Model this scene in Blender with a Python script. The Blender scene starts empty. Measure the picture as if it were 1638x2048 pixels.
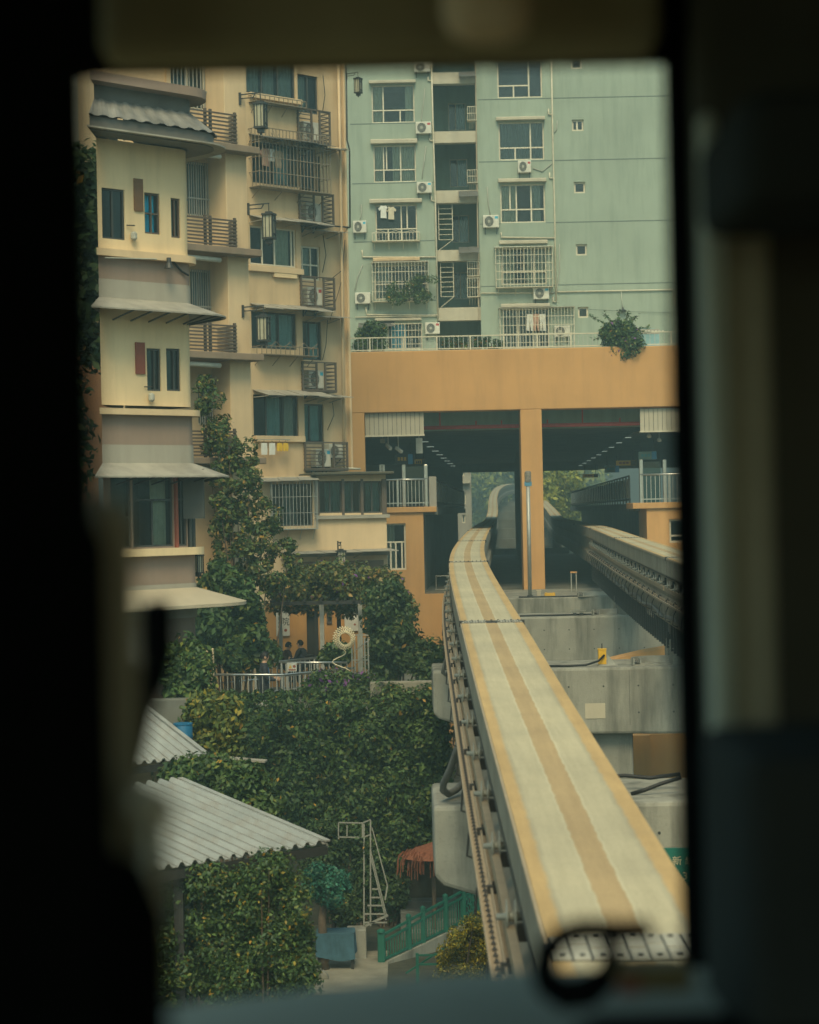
import bpy, math, random
import numpy as np
from mathutils import Vector, Matrix

# ---------------------------------------------------------------- camera, sky, sun, exposure
FPX = 4200.0                       # focal length in pixels of the 1638 x 2048 photograph
ROLL = math.radians(1.2)
CR, SR = math.cos(ROLL), math.sin(ROLL)
sc = bpy.context.scene
cam_d = bpy.data.cameras.new('camera')
cam = bpy.data.objects.new('camera', cam_d)
sc.collection.objects.link(cam)
cam_d.sensor_fit = 'VERTICAL'
cam_d.sensor_height = 36.0
cam_d.sensor_width = 36.0 * 819 / 1024
cam_d.lens = 36.0 * FPX / 2048
cam_d.clip_start = 0.05
cam_d.clip_end = 3000
cam_d.dof.use_dof = True
cam_d.dof.focus_distance = 62.0
cam_d.dof.aperture_fstop = 2.9
cam.rotation_euler = (Matrix.Rotation(math.radians(90), 4, 'X') @ Matrix.Rotation(-ROLL, 4, 'Z')).to_euler()
sc.camera = cam

SUN_EL, SUN_AZ = 50.0, 181.0       # azimuth clockwise from +Y: the light comes from behind the camera
w = bpy.data.worlds.new('World'); sc.world = w; w.use_nodes = True
nt = w.node_tree
sky = nt.nodes.new('ShaderNodeTexSky'); sky.sky_type = 'NISHITA'; sky.sun_disc = False
sky.sun_elevation = math.radians(SUN_EL); sky.sun_rotation = math.radians(SUN_AZ)
sky.air_density = 1.2; sky.dust_density = 4.0; sky.ozone_density = 1.0
tint = nt.nodes.new('ShaderNodeMix'); tint.data_type = 'RGBA'; tint.blend_type = 'MULTIPLY'
tint.inputs[0].default_value = 1.0; tint.inputs[7].default_value = (0.78, 1.0, 0.90, 1)
nt.links.new(sky.outputs[0], tint.inputs[6])
bg = nt.nodes['Background']; bg.inputs[1].default_value = 0.14
nt.links.new(tint.outputs[2], bg.inputs[0])
sun_d = bpy.data.lights.new('sun', 'SUN'); sun_d.energy = 2.5; sun_d.angle = math.radians(24); sun_d.color = (1.0, 0.77, 0.44)
sun = bpy.data.objects.new('sun', sun_d); sc.collection.objects.link(sun)
az, el = math.radians(SUN_AZ), math.radians(SUN_EL)
sdir = Vector((math.sin(az) * math.cos(el), math.cos(az) * math.cos(el), math.sin(el)))
sun.rotation_euler = sdir.to_track_quat('Z', 'Y').to_euler(); sun.location = sdir * 300
sc.view_settings.view_transform = 'Standard'; sc.view_settings.look = 'None'
sc.view_settings.gamma = 1.0; sc.view_settings.use_curve_mapping = False
sc.view_settings.exposure = 0.20
sc.cycles.max_bounces = 6; sc.cycles.diffuse_bounces = 3; sc.cycles.glossy_bounces = 2
sc.cycles.transparent_max_bounces = 12; sc.cycles.volume_bounces = 0
sc.cycles.caustics_reflective = False; sc.cycles.caustics_refractive = False

# ---------------------------------------------------------------- helpers
rnd = random.Random(7); rng = np.random.default_rng(7)
COL = sc.collection
def at(px, py, d):
    u, v = px - 819.0, py - 1024.0
    return Vector(((u * CR - v * SR) * d / FPX, d, (-u * SR - v * CR) * d / FPX))

class MB:
    def __init__(s): s.v = []; s.f = []; s.m = []
    def add(s, vs, fs, mi=0):
        n = len(s.v); s.v += [tuple(p) for p in vs]
        s.f += [tuple(i + n for i in f) for f in fs]; s.m += [mi] * len(fs); return s
    def box(s, x0, x1, y0, y1, z0, z1, mi=0):
        return s.add([(x0,y0,z0),(x1,y0,z0),(x1,y1,z0),(x0,y1,z0),(x0,y0,z1),(x1,y0,z1),(x1,y1,z1),(x0,y1,z1)],
                     [(0,3,2,1),(4,5,6,7),(0,1,5,4),(1,2,6,5),(2,3,7,6),(3,0,4,7)], mi)
    def quad(s, a, b, c, d, mi=0): return s.add([a, b, c, d], [(0,1,2,3)], mi)
    def bar(s, p, q, wd, ht=None, mi=0, up=(0,0,1)):
        p, q = Vector(p), Vector(q); ht = ht or wd; t = (q - p).normalized(); upv = Vector(up)
        if abs(t.dot(upv)) > 0.98: upv = Vector((0,1,0))
        a = t.cross(upv).normalized(); b = a.cross(t)
        a *= wd / 2; b *= ht / 2
        return s.add([p-a-b, p+a-b, p+a+b, p-a+b, q-a-b, q+a-b, q+a+b, q-a+b],
                     [(0,1,2,3),(7,6,5,4),(0,4,5,1),(1,5,6,2),(2,6,7,3),(3,7,4,0)], mi)
    def tube(s, pts, r, n=6, mi=0, closed=False):
        pts = [Vector(p) for p in pts]; N = len(pts); rs = r if isinstance(r, (list, tuple)) else [r] * N
        vs = []; prev = None
        for i, p in enumerate(pts):
            t = (pts[(i+1) % N if closed else min(i+1, N-1)] - pts[(i-1) % N if closed else max(i-1, 0)]).normalized()
            if prev is None:
                prev = t.cross(Vector((0,0,1)) if abs(t.z) < .9 else Vector((1,0,0))).normalized()
            a = (prev - t * prev.dot(t)).normalized(); b = t.cross(a); prev = a
            vs += [p + (a * math.cos(2*math.pi*k/n) + b * math.sin(2*math.pi*k/n)) * rs[i] for k in range(n)]
        fs = []
        for i in range(N if closed else N - 1):
            j = (i + 1) % N
            fs += [(i*n+k, i*n+(k+1) % n, j*n+(k+1) % n, j*n+k) for k in range(n)]
        if not closed: fs += [tuple(range(n-1, -1, -1)), tuple((N-1)*n + k for k in range(n))]
        return s.add(vs, fs, mi)
    def prism(s, poly, lo, hi, axis='y', mi=0):
        n = len(poly)
        def P(a, b, c): return {'x': (c, a, b), 'y': (a, c, b), 'z': (a, b, c)}[axis]
        vs = [P(a, b, lo) for a, b in poly] + [P(a, b, hi) for a, b in poly]
        return s.add(vs, [tuple(range(n)), tuple(range(2*n-1, n-1, -1))] + [(i, i+n, (i+1) % n + n, (i+1) % n) for i in range(n)], mi)
    def lathe(s, prof, c=(0,0,0), n=12, axis='z', mi=0):
        vs = []
        for r, h in prof:
            for k in range(n):
                a = 2*math.pi*k/n; x, y = r*math.cos(a), r*math.sin(a)
                p = {'z': (x, y, h), 'y': (x, h, y), 'x': (h, x, y)}[axis]
                vs.append((p[0]+c[0], p[1]+c[1], p[2]+c[2]))
        fs = [(i*n+k, i*n+(k+1) % n, (i+1)*n+(k+1) % n, (i+1)*n+k) for i in range(len(prof)-1) for k in range(n)]
        fs += [tuple(range(n-1,-1,-1)), tuple((len(prof)-1)*n+k for k in range(n))]
        return s.add(vs, fs, mi)
    def mesh(s, name, mats, smooth=False):
        me = bpy.data.meshes.new(name); me.from_pydata(s.v, [], s.f)
        mats = mats if isinstance(mats, (list, tuple)) else [mats]
        for m in mats: me.materials.append(m)
        if len(mats) > 1: me.polygons.foreach_set('material_index', s.m)
        if smooth: me.polygons.foreach_set('use_smooth', [True] * len(me.polygons))
        me.update(); return me
    def build(s, name, mats, parent=None, smooth=False, bevel=0, **kw):
        return obj(name, s.mesh(name, mats, smooth), parent, bevel, **kw)

def obj(name, me, parent=None, bevel=0, M=None, **props):
    o = bpy.data.objects.new(name, me); COL.objects.link(o)
    if parent is not None: o.parent = parent
    if M is not None: o.matrix_local = M
    if bevel:
        b = o.modifiers.new('bevel', 'BEVEL'); b.width = bevel; b.segments = 2; b.limit_method = 'ANGLE'; b.harden_normals = False
    for k, v in props.items(): o[k] = v
    return o
def thing(name, label, category, M=None, group=None):
    o = bpy.data.objects.new(name, None); COL.objects.link(o)
    if M is not None: o.matrix_world = M
    o['label'] = label; o['category'] = category; o['kind'] = 'thing'
    if group: o['group'] = group
    return o
def tag(o, label, category, group=None):
    o['label'] = label; o['category'] = category; o['kind'] = 'thing'
    if group: o['group'] = group
    return o
def copy_tree(o, parent=None):
    c = o.copy(); COL.objects.link(c); c.parent = parent
    for ch in [x for x in o.children]: copy_tree(ch, c)
    return c
T = Matrix.Translation

class Fr:
    """a vertical facade: u along it, w into it, z up"""
    def __init__(s, px, py, d, ang):
        s.O = at(px, py, d); s.O.z = 0; a = math.radians(ang)
        s.t = Vector((math.cos(a), math.sin(a), 0)); s.n = Vector((-math.sin(a), math.cos(a), 0))
        s.M = Matrix(((s.t.x, s.n.x, 0, s.O.x), (s.t.y, s.n.y, 0, s.O.y), (0, 0, 1, 0), (0, 0, 0, 1)))
    def uz(s, px, py, w=0.0):
        D = at(px, py, 1.0); k = (s.O.dot(s.n) + w) / D.dot(s.n); P = D * k
        return (P - s.O).dot(s.t), P.z
    def rect(s, x0, y0, x1, y1, w=0.0):
        xm, ym = (x0 + x1) / 2, (y0 + y1) / 2
        return s.uz(x0, ym, w)[0], s.uz(x1, ym, w)[0], s.uz(xm, y1, w)[1], s.uz(xm, y0, w)[1]
    def at(s, u, w, z): return s.M @ T((u, w, z))

def crop(x0, y0, x1, n=1638):
    k = (x1 - x0) / n
    return lambda *q: [x0 + q[i]*k if i % 2 == 0 else y0 + q[i]*k for i in range(len(q))]
c1, c2, c3, c4, c5 = crop(100,100,720), crop(690,100,1370), crop(100,600,720), crop(690,650,1370), crop(200,1080,900)

# ---------------------------------------------------------------- materials
def nodes(name):
    m = bpy.data.materials.new(name); m.use_nodes = True
    t = m.node_tree; return m, t, t.nodes['Principled BSDF']
def N(t, kind, **kw):
    n = t.nodes.new(kind)
    for k, v in kw.items(): setattr(n, k, v)
    return n
def rgba(c): return (c[0], c[1], c[2], 1)
def noise(t, vec, scale, detail=4, rough=.6, dist=0):
    n = N(t, 'ShaderNodeTexNoise'); n.inputs['Scale'].default_value = scale; n.inputs['Detail'].default_value = detail
    n.inputs['Roughness'].default_value = rough; n.inputs['Distortion'].default_value = dist
    t.links.new(vec, n.inputs['Vector']); return n
def ramp(t, fac, stops):
    r = N(t, 'ShaderNodeValToRGB'); e = r.color_ramp.elements
    e[0].position, e[0].color = stops[0][0], rgba(stops[0][1]); e[1].position, e[1].color = stops[-1][0], rgba(stops[-1][1])
    for p, c in stops[1:-1]:
        x = e.new(p); x.color = rgba(c)
    t.links.new(fac, r.inputs[0]); return r
def mix(t, a, b, fac, mode='MIX'):
    m = N(t, 'ShaderNodeMix', data_type='RGBA', blend_type=mode)
    for i, x in ((6, a), (7, b), (0, fac)):
        if hasattr(x, 'is_linked') or hasattr(x, 'links'): t.links.new(x, m.inputs[i])
        elif i == 0: m.inputs[0].default_value = x
        else: m.inputs[i].default_value = rgba(x)
    return m.outputs[2]
def pmat(name, col, rough=.8, var=.14, scale=1.2, bump=.12, bscale=40, streak=0, stain=(.12,.11,.09), metal=0, spec=.35, speck=0, sth=(.44,.68)):
    m, t, b = nodes(name)
    tc = N(t, 'ShaderNodeTexCoord').outputs['Object']
    n1 = noise(t, tc, scale, 5); lo = [c*(1-var) for c in col]; hi = [min(c*(1+var), 1) for c in col]
    c = ramp(t, n1.outputs[0], [(.3, lo), (.7, hi)]).outputs[0]
    if streak:
        mp = N(t, 'ShaderNodeMapping'); mp.inputs['Scale'].default_value = (1, 1, .12); t.links.new(tc, mp.inputs[0])
        n2 = noise(t, mp.outputs[0], 2.2, 6, .65)
        f = ramp(t, n2.outputs[0], [(sth[0], (0,0,0)), (sth[1], (streak,)*3)]).outputs[0]
        c = mix(t, c, stain, f)
    if speck:
        n3 = noise(t, tc, bscale, 3, .7)
        f = ramp(t, n3.outputs[0], [(.55, (0,0,0)), (.75, (speck,)*3)]).outputs[0]
        c = mix(t, c, stain, f)
    t.links.new(c, b.inputs['Base Color'])
    b.inputs['Roughness'].default_value = rough; b.inputs['Metallic'].default_value = metal
    b.inputs['Specular IOR Level'].default_value = spec
    if bump:
        nb = noise(t, tc, bscale, 4); bp = N(t, 'ShaderNodeBump'); bp.inputs['Strength'].default_value = bump; bp.inputs['Distance'].default_value = .02
        t.links.new(nb.outputs[0], bp.inputs['Height']); t.links.new(bp.outputs[0], b.inputs['Normal'])
    return m
def flat(name, col, rough=.6, metal=0, spec=.4, emit=0):
    m, t, b = nodes(name)
    tc = N(t, 'ShaderNodeTexCoord').outputs['Object']
    n1 = noise(t, tc, 6, 4)
    c = ramp(t, n1.outputs[0], [(.3, [x*.88 for x in col]), (.7, [min(x*1.1, 1) for x in col])]).outputs[0]
    t.links.new(c, b.inputs['Base Color'])
    b.inputs['Roughness'].default_value = rough; b.inputs['Metallic'].default_value = metal; b.inputs['Specular IOR Level'].default_value = spec
    if emit:
        b.inputs['Emission Color'].default_value = rgba(col); b.inputs['Emission Strength'].default_value = emit
    return m
def glassmat(name, tintc, refl=.35):
    m, t, b = nodes(name); t.nodes.remove(b)
    tr = N(t, 'ShaderNodeBsdfTransparent'); tr.inputs[0].default_value = rgba(tintc)
    gl = N(t, 'ShaderNodeBsdfGlossy'); gl.inputs['Roughness'].default_value = .06; gl.inputs[0].default_value = (.9, .95, .95, 1)
    lw = N(t, 'ShaderNodeLayerWeight'); lw.inputs[0].default_value = refl
    mx = N(t, 'ShaderNodeMixShader'); t.links.new(lw.outputs['Fresnel'], mx.inputs[0])
    t.links.new(tr.outputs[0], mx.inputs[1]); t.links.new(gl.outputs[0], mx.inputs[2])
    t.links.new(mx.outputs[0], t.nodes['Material Output'].inputs[0]); return m
def leafmat(name, trans=.2, rough=.5):
    m, t, b = nodes(name)
    at_ = N(t, 'ShaderNodeAttribute', attribute_name='tint')
    t.links.new(at_.outputs['Color'], b.inputs['Base Color']); b.inputs['Roughness'].default_value = rough; b.inputs['Specular IOR Level'].default_value = .3
    tl = N(t, 'ShaderNodeBsdfTranslucent'); t.links.new(at_.outputs['Color'], tl.inputs[0])
    mx = N(t, 'ShaderNodeMixShader'); mx.inputs[0].default_value = trans
    t.links.new(b.outputs[0], mx.inputs[1]); t.links.new(tl.outputs[0], mx.inputs[2])
    t.links.new(mx.outputs[0], t.nodes['Material Output'].inputs[0]); return m
M = {}
M['green'] = pmat('pale green render', (.325,.385,.31), var=.10, scale=.35, streak=.34, stain=(.16,.2,.16), bump=.1, sth=(.47,.68), speck=.12)
M['green_d'] = pmat('shaft green render', (.30,.40,.32), var=.1, scale=.5, streak=.3)
M['orange'] = pmat('ochre render', (.60,.325,.12), var=.08, scale=.5, streak=.26, stain=(.36,.19,.085), bump=.14, sth=(.47,.68), speck=.1)
M['tan'] = pmat('tan render', (.61,.445,.26), var=.10, scale=.6, streak=.28, stain=(.27,.19,.11))
M['tan_l'] = pmat('light tan render', (.68,.505,.305), var=.09, scale=.6, streak=.2, stain=(.32,.23,.14))
M['cream'] = pmat('cream render', (.80,.61,.36), var=.07, scale=.7, streak=.32, stain=(.45,.34,.2), speck=.12)
M['mauve'] = pmat('brown mauve render', (.29,.21,.16), var=.08, scale=.8, streak=.2)
M['bandgrey'] = pmat('grey band render', (.36,.33,.27), var=.08, scale=.8, streak=.2)
M['conc'] = pmat('weathered concrete', (.29,.285,.24), var=.2, scale=.9, streak=.72, stain=(.08,.083,.07), bump=.25, bscale=25, speck=.3, sth=(.45,.66))
M['conc2'] = pmat('beam side concrete', (.34,.30,.225), var=.14, scale=1.1, streak=.35, stain=(.12,.1,.075), bump=.15)
M['conc_d'] = pmat('dark grey concrete', (.14,.145,.125), var=.25, scale=.9, streak=.4)  # darker base colour than the weathered concrete, mottled and streaked
M['slab'] = pmat('cream slab', (.50,.45,.34), var=.08, streak=.2)
M['white'] = flat('white paint', (.62,.6,.5), .5)
M['acwhite'] = flat('off white casing', (.62,.60,.51), .45)
M['frame'] = flat('cream window frame', (.66,.60,.46), .5)
M['dframe'] = flat('dark window frame', (.06,.065,.06), .4)
M['black'] = flat('black plastic', (.008,.008,.008), .55)
M['dark'] = flat('dark steel', (.045,.045,.042), .5, .3)
M['brown'] = flat('brown painted steel', (.11,.085,.065), .6)
M['red'] = flat('red pipe paint', (.62,.08,.07), .5)
M['redbrown'] = flat('red brown panel', (.26,.075,.045), .7)
M['steel'] = flat('stainless steel', (.62,.60,.55), .28, .9)
M['galv'] = flat('galvanised steel', (.42,.42,.38), .5, .5)
M['pipe'] = flat('cream pipe', (.62,.56,.42), .5)
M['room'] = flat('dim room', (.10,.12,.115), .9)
M['curt'] = flat('grey curtain', (.40,.40,.34), .9)
M['curt_b'] = flat('blue curtain', (.04,.60,.90), .8)
M['curt_t'] = flat('teal curtain', (.24,.40,.40), .9)
M['curt_c'] = flat('cream curtain', (.58,.52,.38), .9)
M['glass'] = glassmat('window glass', (.72,.84,.82))
M['glass_d'] = glassmat('dark window glass', (.42,.55,.54), .4)
M['fabric_w'] = flat('white cloth', (.68,.68,.62), .9)
M['fabric_p'] = flat('pink cloth', (.50,.30,.22), .9)
M['fabric_y'] = flat('yellow cloth', (.70,.45,.04), .9)
M['metalroof'] = pmat('corrugated roof sheet', (.36,.37,.345), .5, var=.15, scale=1.5, bump=.03, streak=.4, stain=(.24,.15,.085), metal=.15, sth=(.5,.75))
M['awn'] = pmat('grey awning sheet', (.36,.33,.27), .6, var=.15, scale=2, streak=.4)
M['awn_d'] = pmat('dark awning sheet', (.13,.125,.11), .6, var=.2, scale=2, streak=.3)
M['awn_c'] = pmat('cream awning cloth', (.44,.375,.27), .8, var=.08, scale=2)
M['lampglass'] = flat('pale lantern pane', (.40,.38,.27), .35)
M['blue_s'] = flat('blue sign', (.03,.20,.36), .4, emit=.08)
M['yel_s'] = flat('yellow sign', (.55,.33,.02), .5, emit=.05)
M['cyan'] = flat('cyan panel', (.10,.42,.50), .5)
M['yellow'] = flat('yellow box paint', (.72,.42,.03), .5)
M['fence'] = flat('green fence paint', (.015,.12,.085), .55)
M['rubber'] = flat('grey cable', (.17,.17,.155), .55)
M['bark'] = pmat('bark', (.13,.095,.065), .9, var=.3, scale=8, bump=.4, bscale=30)
M['leaf'] = leafmat('leaves'); M['petal'] = leafmat('petals', .4)
M['straw'] = pmat('rust straw', (.24,.085,.045), .9, var=.3, scale=20)
M['insul'] = flat('glazed insulator', (.22,.235,.21), .3)
M['rail'] = flat('contact rail', (.36,.29,.20), .45, .4)
M['tray'] = flat('tan cable tray', (.40,.32,.22), .6)
M['soil'] = pmat('dark soil', (.06,.06,.042), .95, var=.4, scale=3, bump=.5, bscale=15)
M['paving'] = pmat('worn paving', (.24,.225,.175), .9, var=.25, scale=2, streak=0, bump=.2, speck=.4)
M['emitl'] = flat('lit tube', (.85,1.0,.85), .5, emit=.28)

def beamtop():
    m, t, b = nodes('running surface')
    a = N(t, 'ShaderNodeAttribute', attribute_name='across')
    tc = N(t, 'ShaderNodeTexCoord').outputs['Object']
    n0 = noise(t, tc, 5, 5)
    ad = N(t, 'ShaderNodeMath', operation='MULTIPLY_ADD'); t.links.new(n0.outputs[0], ad.inputs[0]); ad.inputs[1].default_value = .05; 
    t.links.new(a.outputs['Fac'], ad.inputs[2])
    och, crm, tanc, gr = (.52,.355,.165), (.50,.44,.295), (.45,.325,.175), (.42,.375,.26)
    c = ramp(t, ad.outputs[0], [(0,(.26,.19,.11)),(.035,och),(.115,och),(.15,gr),(.175,crm),(.385,crm),(.40,(.57,.52,.36)),(.415,tanc),(.60,tanc),(.612,(.57,.52,.36)),(.63,crm),(.84,crm),(.875,gr),(.905,och),(1,och)]).outputs[0]
    n1 = noise(t, tc, .7, 4); f = ramp(t, n1.outputs[0], [(.35,(.86,.86,.87)),(.7,(1.07,1.06,1.04))]).outputs[0]
    c = mix(t, c, f, 1.0, 'MULTIPLY')
    n3 = noise(t, tc, 55, 3, .7); f = ramp(t, n3.outputs[0], [(.3,(.86,.86,.86)),(.7,(1.08,1.08,1.08))]).outputs[0]
    c = mix(t, c, f, 1.0, 'MULTIPLY')
    mp = N(t, 'ShaderNodeMapping'); mp.inputs['Scale'].default_value = (1, .035, 1); t.links.new(tc, mp.inputs[0])
    n4 = noise(t, mp.outputs[0], 16, 5, .7); f = ramp(t, n4.outputs[0], [(.38,(.72,.71,.70)),(.6,(1.04,1.04,1.04))]).outputs[0]
    c = mix(t, c, f, .32, 'MULTIPLY')
    n5 = noise(t, tc, 1.6, 6, .75, .6); f = ramp(t, n5.outputs[0], [(.58,(0,0,0)),(.74,(.16,.16,.16))]).outputs[0]
    c = mix(t, c, (.20,.17,.12), f)
    t.links.new(c, b.inputs['Base Color']); b.inputs['Roughness'].default_value = .8; b.inputs['Specular IOR Level'].default_value = .25
    return m
M['beamtop'] = beamtop()

def leaves(name, P, Nn, size, pal, parent=None, mat='leaf', jitter=.7, aspect=.5, seed=1, **kw):
    """P, Nn: (n,3) arrays; pal: list of (colour, weight)"""
    r = np.random.default_rng(seed); n = len(P)
    Nn = Nn + r.normal(0, jitter, (n,3)); Nn /= np.linalg.norm(Nn, axis=1)[:,None] + 1e-9
    A = r.normal(0, 1, (n,3)); A[:,2] -= .5; A -= Nn * (A*Nn).sum(1)[:,None]; A /= np.linalg.norm(A, axis=1)[:,None] + 1e-9
    B = np.cross(Nn, A); s = size * r.uniform(.5, 1.6, n)[:,None]
    V = np.empty((n,4,3)); V[:,0] = P - A*s*.5; V[:,2] = P + A*s*.5
    V[:,1] = P + B*s*aspect*.5 + Nn*s*.10; V[:,3] = P - B*s*aspect*.5 + Nn*s*.10
    me = bpy.data.meshes.new(name); me.vertices.add(n*4); me.loops.add(n*4); me.polygons.add(n)
    me.vertices.foreach_set('co', V.ravel()); me.loops.foreach_set('vertex_index', np.arange(n*4, dtype=np.int32))
    me.polygons.foreach_set('loop_start', np.arange(0, n*4, 4, dtype=np.int32))
    wts = np.array([p[1] for p in pal], float); wts /= wts.sum()
    C = np.array([p[0] for p in pal])[r.choice(len(pal), n, p=wts)] * r.uniform(.7, 1.3, n)[:,None]
    C = np.concatenate([np.repeat(np.clip(C,0,1), 4, 0), np.ones((n*4,1))], 1).astype(np.float32)
    a = me.attributes.new('tint', 'FLOAT_COLOR', 'POINT'); a.data.foreach_set('color', C.ravel())
    me.materials.append(M[mat]); me.update(calc_edges=True); me.validate()
    return obj(name, me, parent, **kw)
def clumps(cs, rs, per, seed=1, shell=.55, squash=(1,1,1)):
    r = np.random.default_rng(seed); P = []; Q = []
    for c, rad, n in zip(cs, rs, per if hasattr(per, '__len__') else [per]*len(cs)):
        d = r.normal(0, 1, (n,3)); d /= np.linalg.norm(d, axis=1)[:,None]
        k = (shell + (1-shell) * r.random(n)**.6)[:,None] * rad
        P.append(np.array(c) + d*k*np.array(squash)); Q.append(d + np.array((0,0,.5)))
    return np.concatenate(P), np.concatenate(Q)
GREENS = [((.065,.12,.036),5),((.095,.15,.042),4),((.045,.085,.032),4),((.15,.175,.04),1.2),((.42,.24,.03),.16)]
DARKS = [((.045,.085,.032),5),((.06,.105,.035),4),((.085,.125,.04),2),((.36,.2,.03),.12)]
YELS = [((.17,.18,.035),4),((.10,.14,.035),4),((.28,.23,.03),1.4),((.38,.21,.04),.4),((.06,.095,.03),3)]
PERG = [((.17,.18,.05),4),((.085,.125,.04),4),((.23,.175,.06),2.0),((.36,.23,.06),.6),((.06,.085,.035),3)]

def wall(mb, u0, u1, z0, z1, holes, w=0.0, t=.28, mi=0, mr=0):
    """front sheet with real openings and reveals"""
    us = sorted({u0, u1, *[x for h in holes for x in h[:2] if u0 < x < u1]}); zs = sorted({z0, z1, *[x for h in holes for x in h[2:4] if z0 < x < z1]})
    for i in range(len(us)-1):
        for j in range(len(zs)-1):
            um, zm = (us[i]+us[i+1])/2, (zs[j]+zs[j+1])/2
            if any(h[0] < um < h[1] and h[2] < zm < h[3] for h in holes): continue
            mb.quad((us[i],w,zs[j]),(us[i+1],w,zs[j]),(us[i+1],w,zs[j+1]),(us[i],w,zs[j+1]), mi)
    for a, b, c, d in [h[:4] for h in holes]:
        for p, q in (((a,c),(b,c)),((b,c),(b,d)),((b,d),(a,d)),((a,d),(a,c))):
            mb.quad((p[0],w,p[1]),(q[0],w,q[1]),(q[0],w+t,q[1]),(p[0],w+t,p[1]), mr)
    return mb
def body(mb, u0, u1, w0, w1, z0, z1, mi=0):
    """back, sides and top of a building whose front sheet is built apart"""
    mb.quad((u0,w0,z0),(u0,w1,z0),(u0,w1,z1),(u0,w0,z1),mi); mb.quad((u1,w0,z0),(u1,w0,z1),(u1,w1,z1),(u1,w1,z0),mi)
    mb.quad((u0,w1,z0),(u1,w1,z0),(u1,w1,z1),(u0,w1,z1),mi); mb.quad((u0,w0,z1),(u1,w0,z1),(u1,w1,z1),(u0,w1,z1),mi)
    return mb

def curtain(parent, u0, u1, z0, z1, w, m, n=None):
    n = n or max(6, int((u1-u0)/.045)); mb = MB()
    for k in range(n):
        a, b = u0+(u1-u0)*k/n, u0+(u1-u0)*(k+1)/n
        wa, wb = w + .025*math.sin(k*1.9), w + .025*math.sin((k+1)*1.9)
        mb.quad((a,wa,z0),(b,wb,z0),(b,wb,z1),(a,wa,z1))
    return mb.build('curtain', m, parent, smooth=True)
def window(B, r, bars=(), w=0.0, t=.28, fw=.05, fm='frame', gm='glass', curtains=(), room=1.6, rm='room', fd=.06):
    """r: (u0,u1,z0,z1); bars: ('v',f,z0f,z1f) or ('h',f,u0f,u1f), fractions from left / bottom"""
    u0, u1, z0, z1 = r; W, H = u1-u0, z1-z0; wf = w + t*.45
    mb = MB()
    mb.box(u0, u1, wf, wf+fd, z1-fw, z1); mb.box(u0, u1, wf, wf+fd, z0, z0+fw)
    mb.box(u0, u0+fw, wf, wf+fd, z0+fw, z1-fw); mb.box(u1-fw, u1, wf, wf+fd, z0+fw, z1-fw)
    for k, f, a, b in bars:
        if k == 'v':
            x = u0+W*f; mb.box(x-fw*.5, x+fw*.5, wf+.004, wf+fd-.004, z0+max(fw, H*a), z0+min(H-fw, H*b))
        else:
            z = z0+H*f; mb.box(u0+max(fw, W*a), u0+min(W-fw, W*b), wf+.002, wf+fd-.002, z-fw*.45, z+fw*.45)
    f = mb.build('window', M[fm], B)
    MB().quad((u0+fw*.5,wf+fd*.5,z0+fw*.5),(u1-fw*.5,wf+fd*.5,z0+fw*.5),(u1-fw*.5,wf+fd*.5,z1-fw*.5),(u0+fw*.5,wf+fd*.5,z1-fw*.5)).build('pane', M[gm], f)
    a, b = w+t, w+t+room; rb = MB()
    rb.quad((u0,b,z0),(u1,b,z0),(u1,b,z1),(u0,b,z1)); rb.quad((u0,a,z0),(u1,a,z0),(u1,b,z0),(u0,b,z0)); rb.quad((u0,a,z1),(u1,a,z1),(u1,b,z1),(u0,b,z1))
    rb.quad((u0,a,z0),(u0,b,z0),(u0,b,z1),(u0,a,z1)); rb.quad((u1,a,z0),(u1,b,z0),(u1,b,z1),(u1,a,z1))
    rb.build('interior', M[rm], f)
    for c in curtains:
        a, b, cm = c[:3]; lo = c[3] if len(c) > 3 else 0.0
        curtain(f, u0+W*a, u0+W*b, z0+H*lo+.01, z1-.03, wf+fd+.07, M[cm])
    return f
def grille(B, r, w, depth, step=.13, rows=4, m='galv', name='security_grille', th=.014, bulge=False, base=True):
    u0, u1, z0, z1 = r; wf = w - depth; mb = MB()
    n = max(2, int((u1-u0)/step))
    for k in range(n+1):
        u = u0+(u1-u0)*k/n; mb.box(u-th/2, u+th/2, wf-th/2, wf+th/2, z0, z1)
    for j in range(rows+1):
        z = z0+(z1-z0)*j/rows; mb.box(u0, u1, wf-th*.8, wf+th*.8, z-th*.6, z+th*.6)
        for u in (u0, u1): mb.box(u-th*.6, u+th*.6, wf, w, z-th*.55, z+th*.55)
    k = 1
    while k*step*1.3 < depth:
        for u in (u0, u1): mb.box(u-th/2, u+th/2, wf+k*step*1.3-th/2, wf+k*step*1.3+th/2, z0, z1)
        k += 1
    if base: mb.box(u0, u1, wf, w, z0-.02, z0+.01)
    for u in np.linspace(u0+.1, u1-.1, 4):
        mb.bar((u, w, z0-.35), (u, wf+.05, z0-.03), .02)
    return mb.build(name, M[m], B)
def hood(B, u0, u1, z, w=0.0, d=.35, h=.14, m='slab', name='hood'):
    mb = MB(); mb.prism([(w, z), (w, z+h), (w-d*.9, z+h*.75), (w-d, z+h*.6), (w-d, z)], u0, u1, 'x')
    return mb.build(name, M[m], B, bevel=.012)
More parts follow.
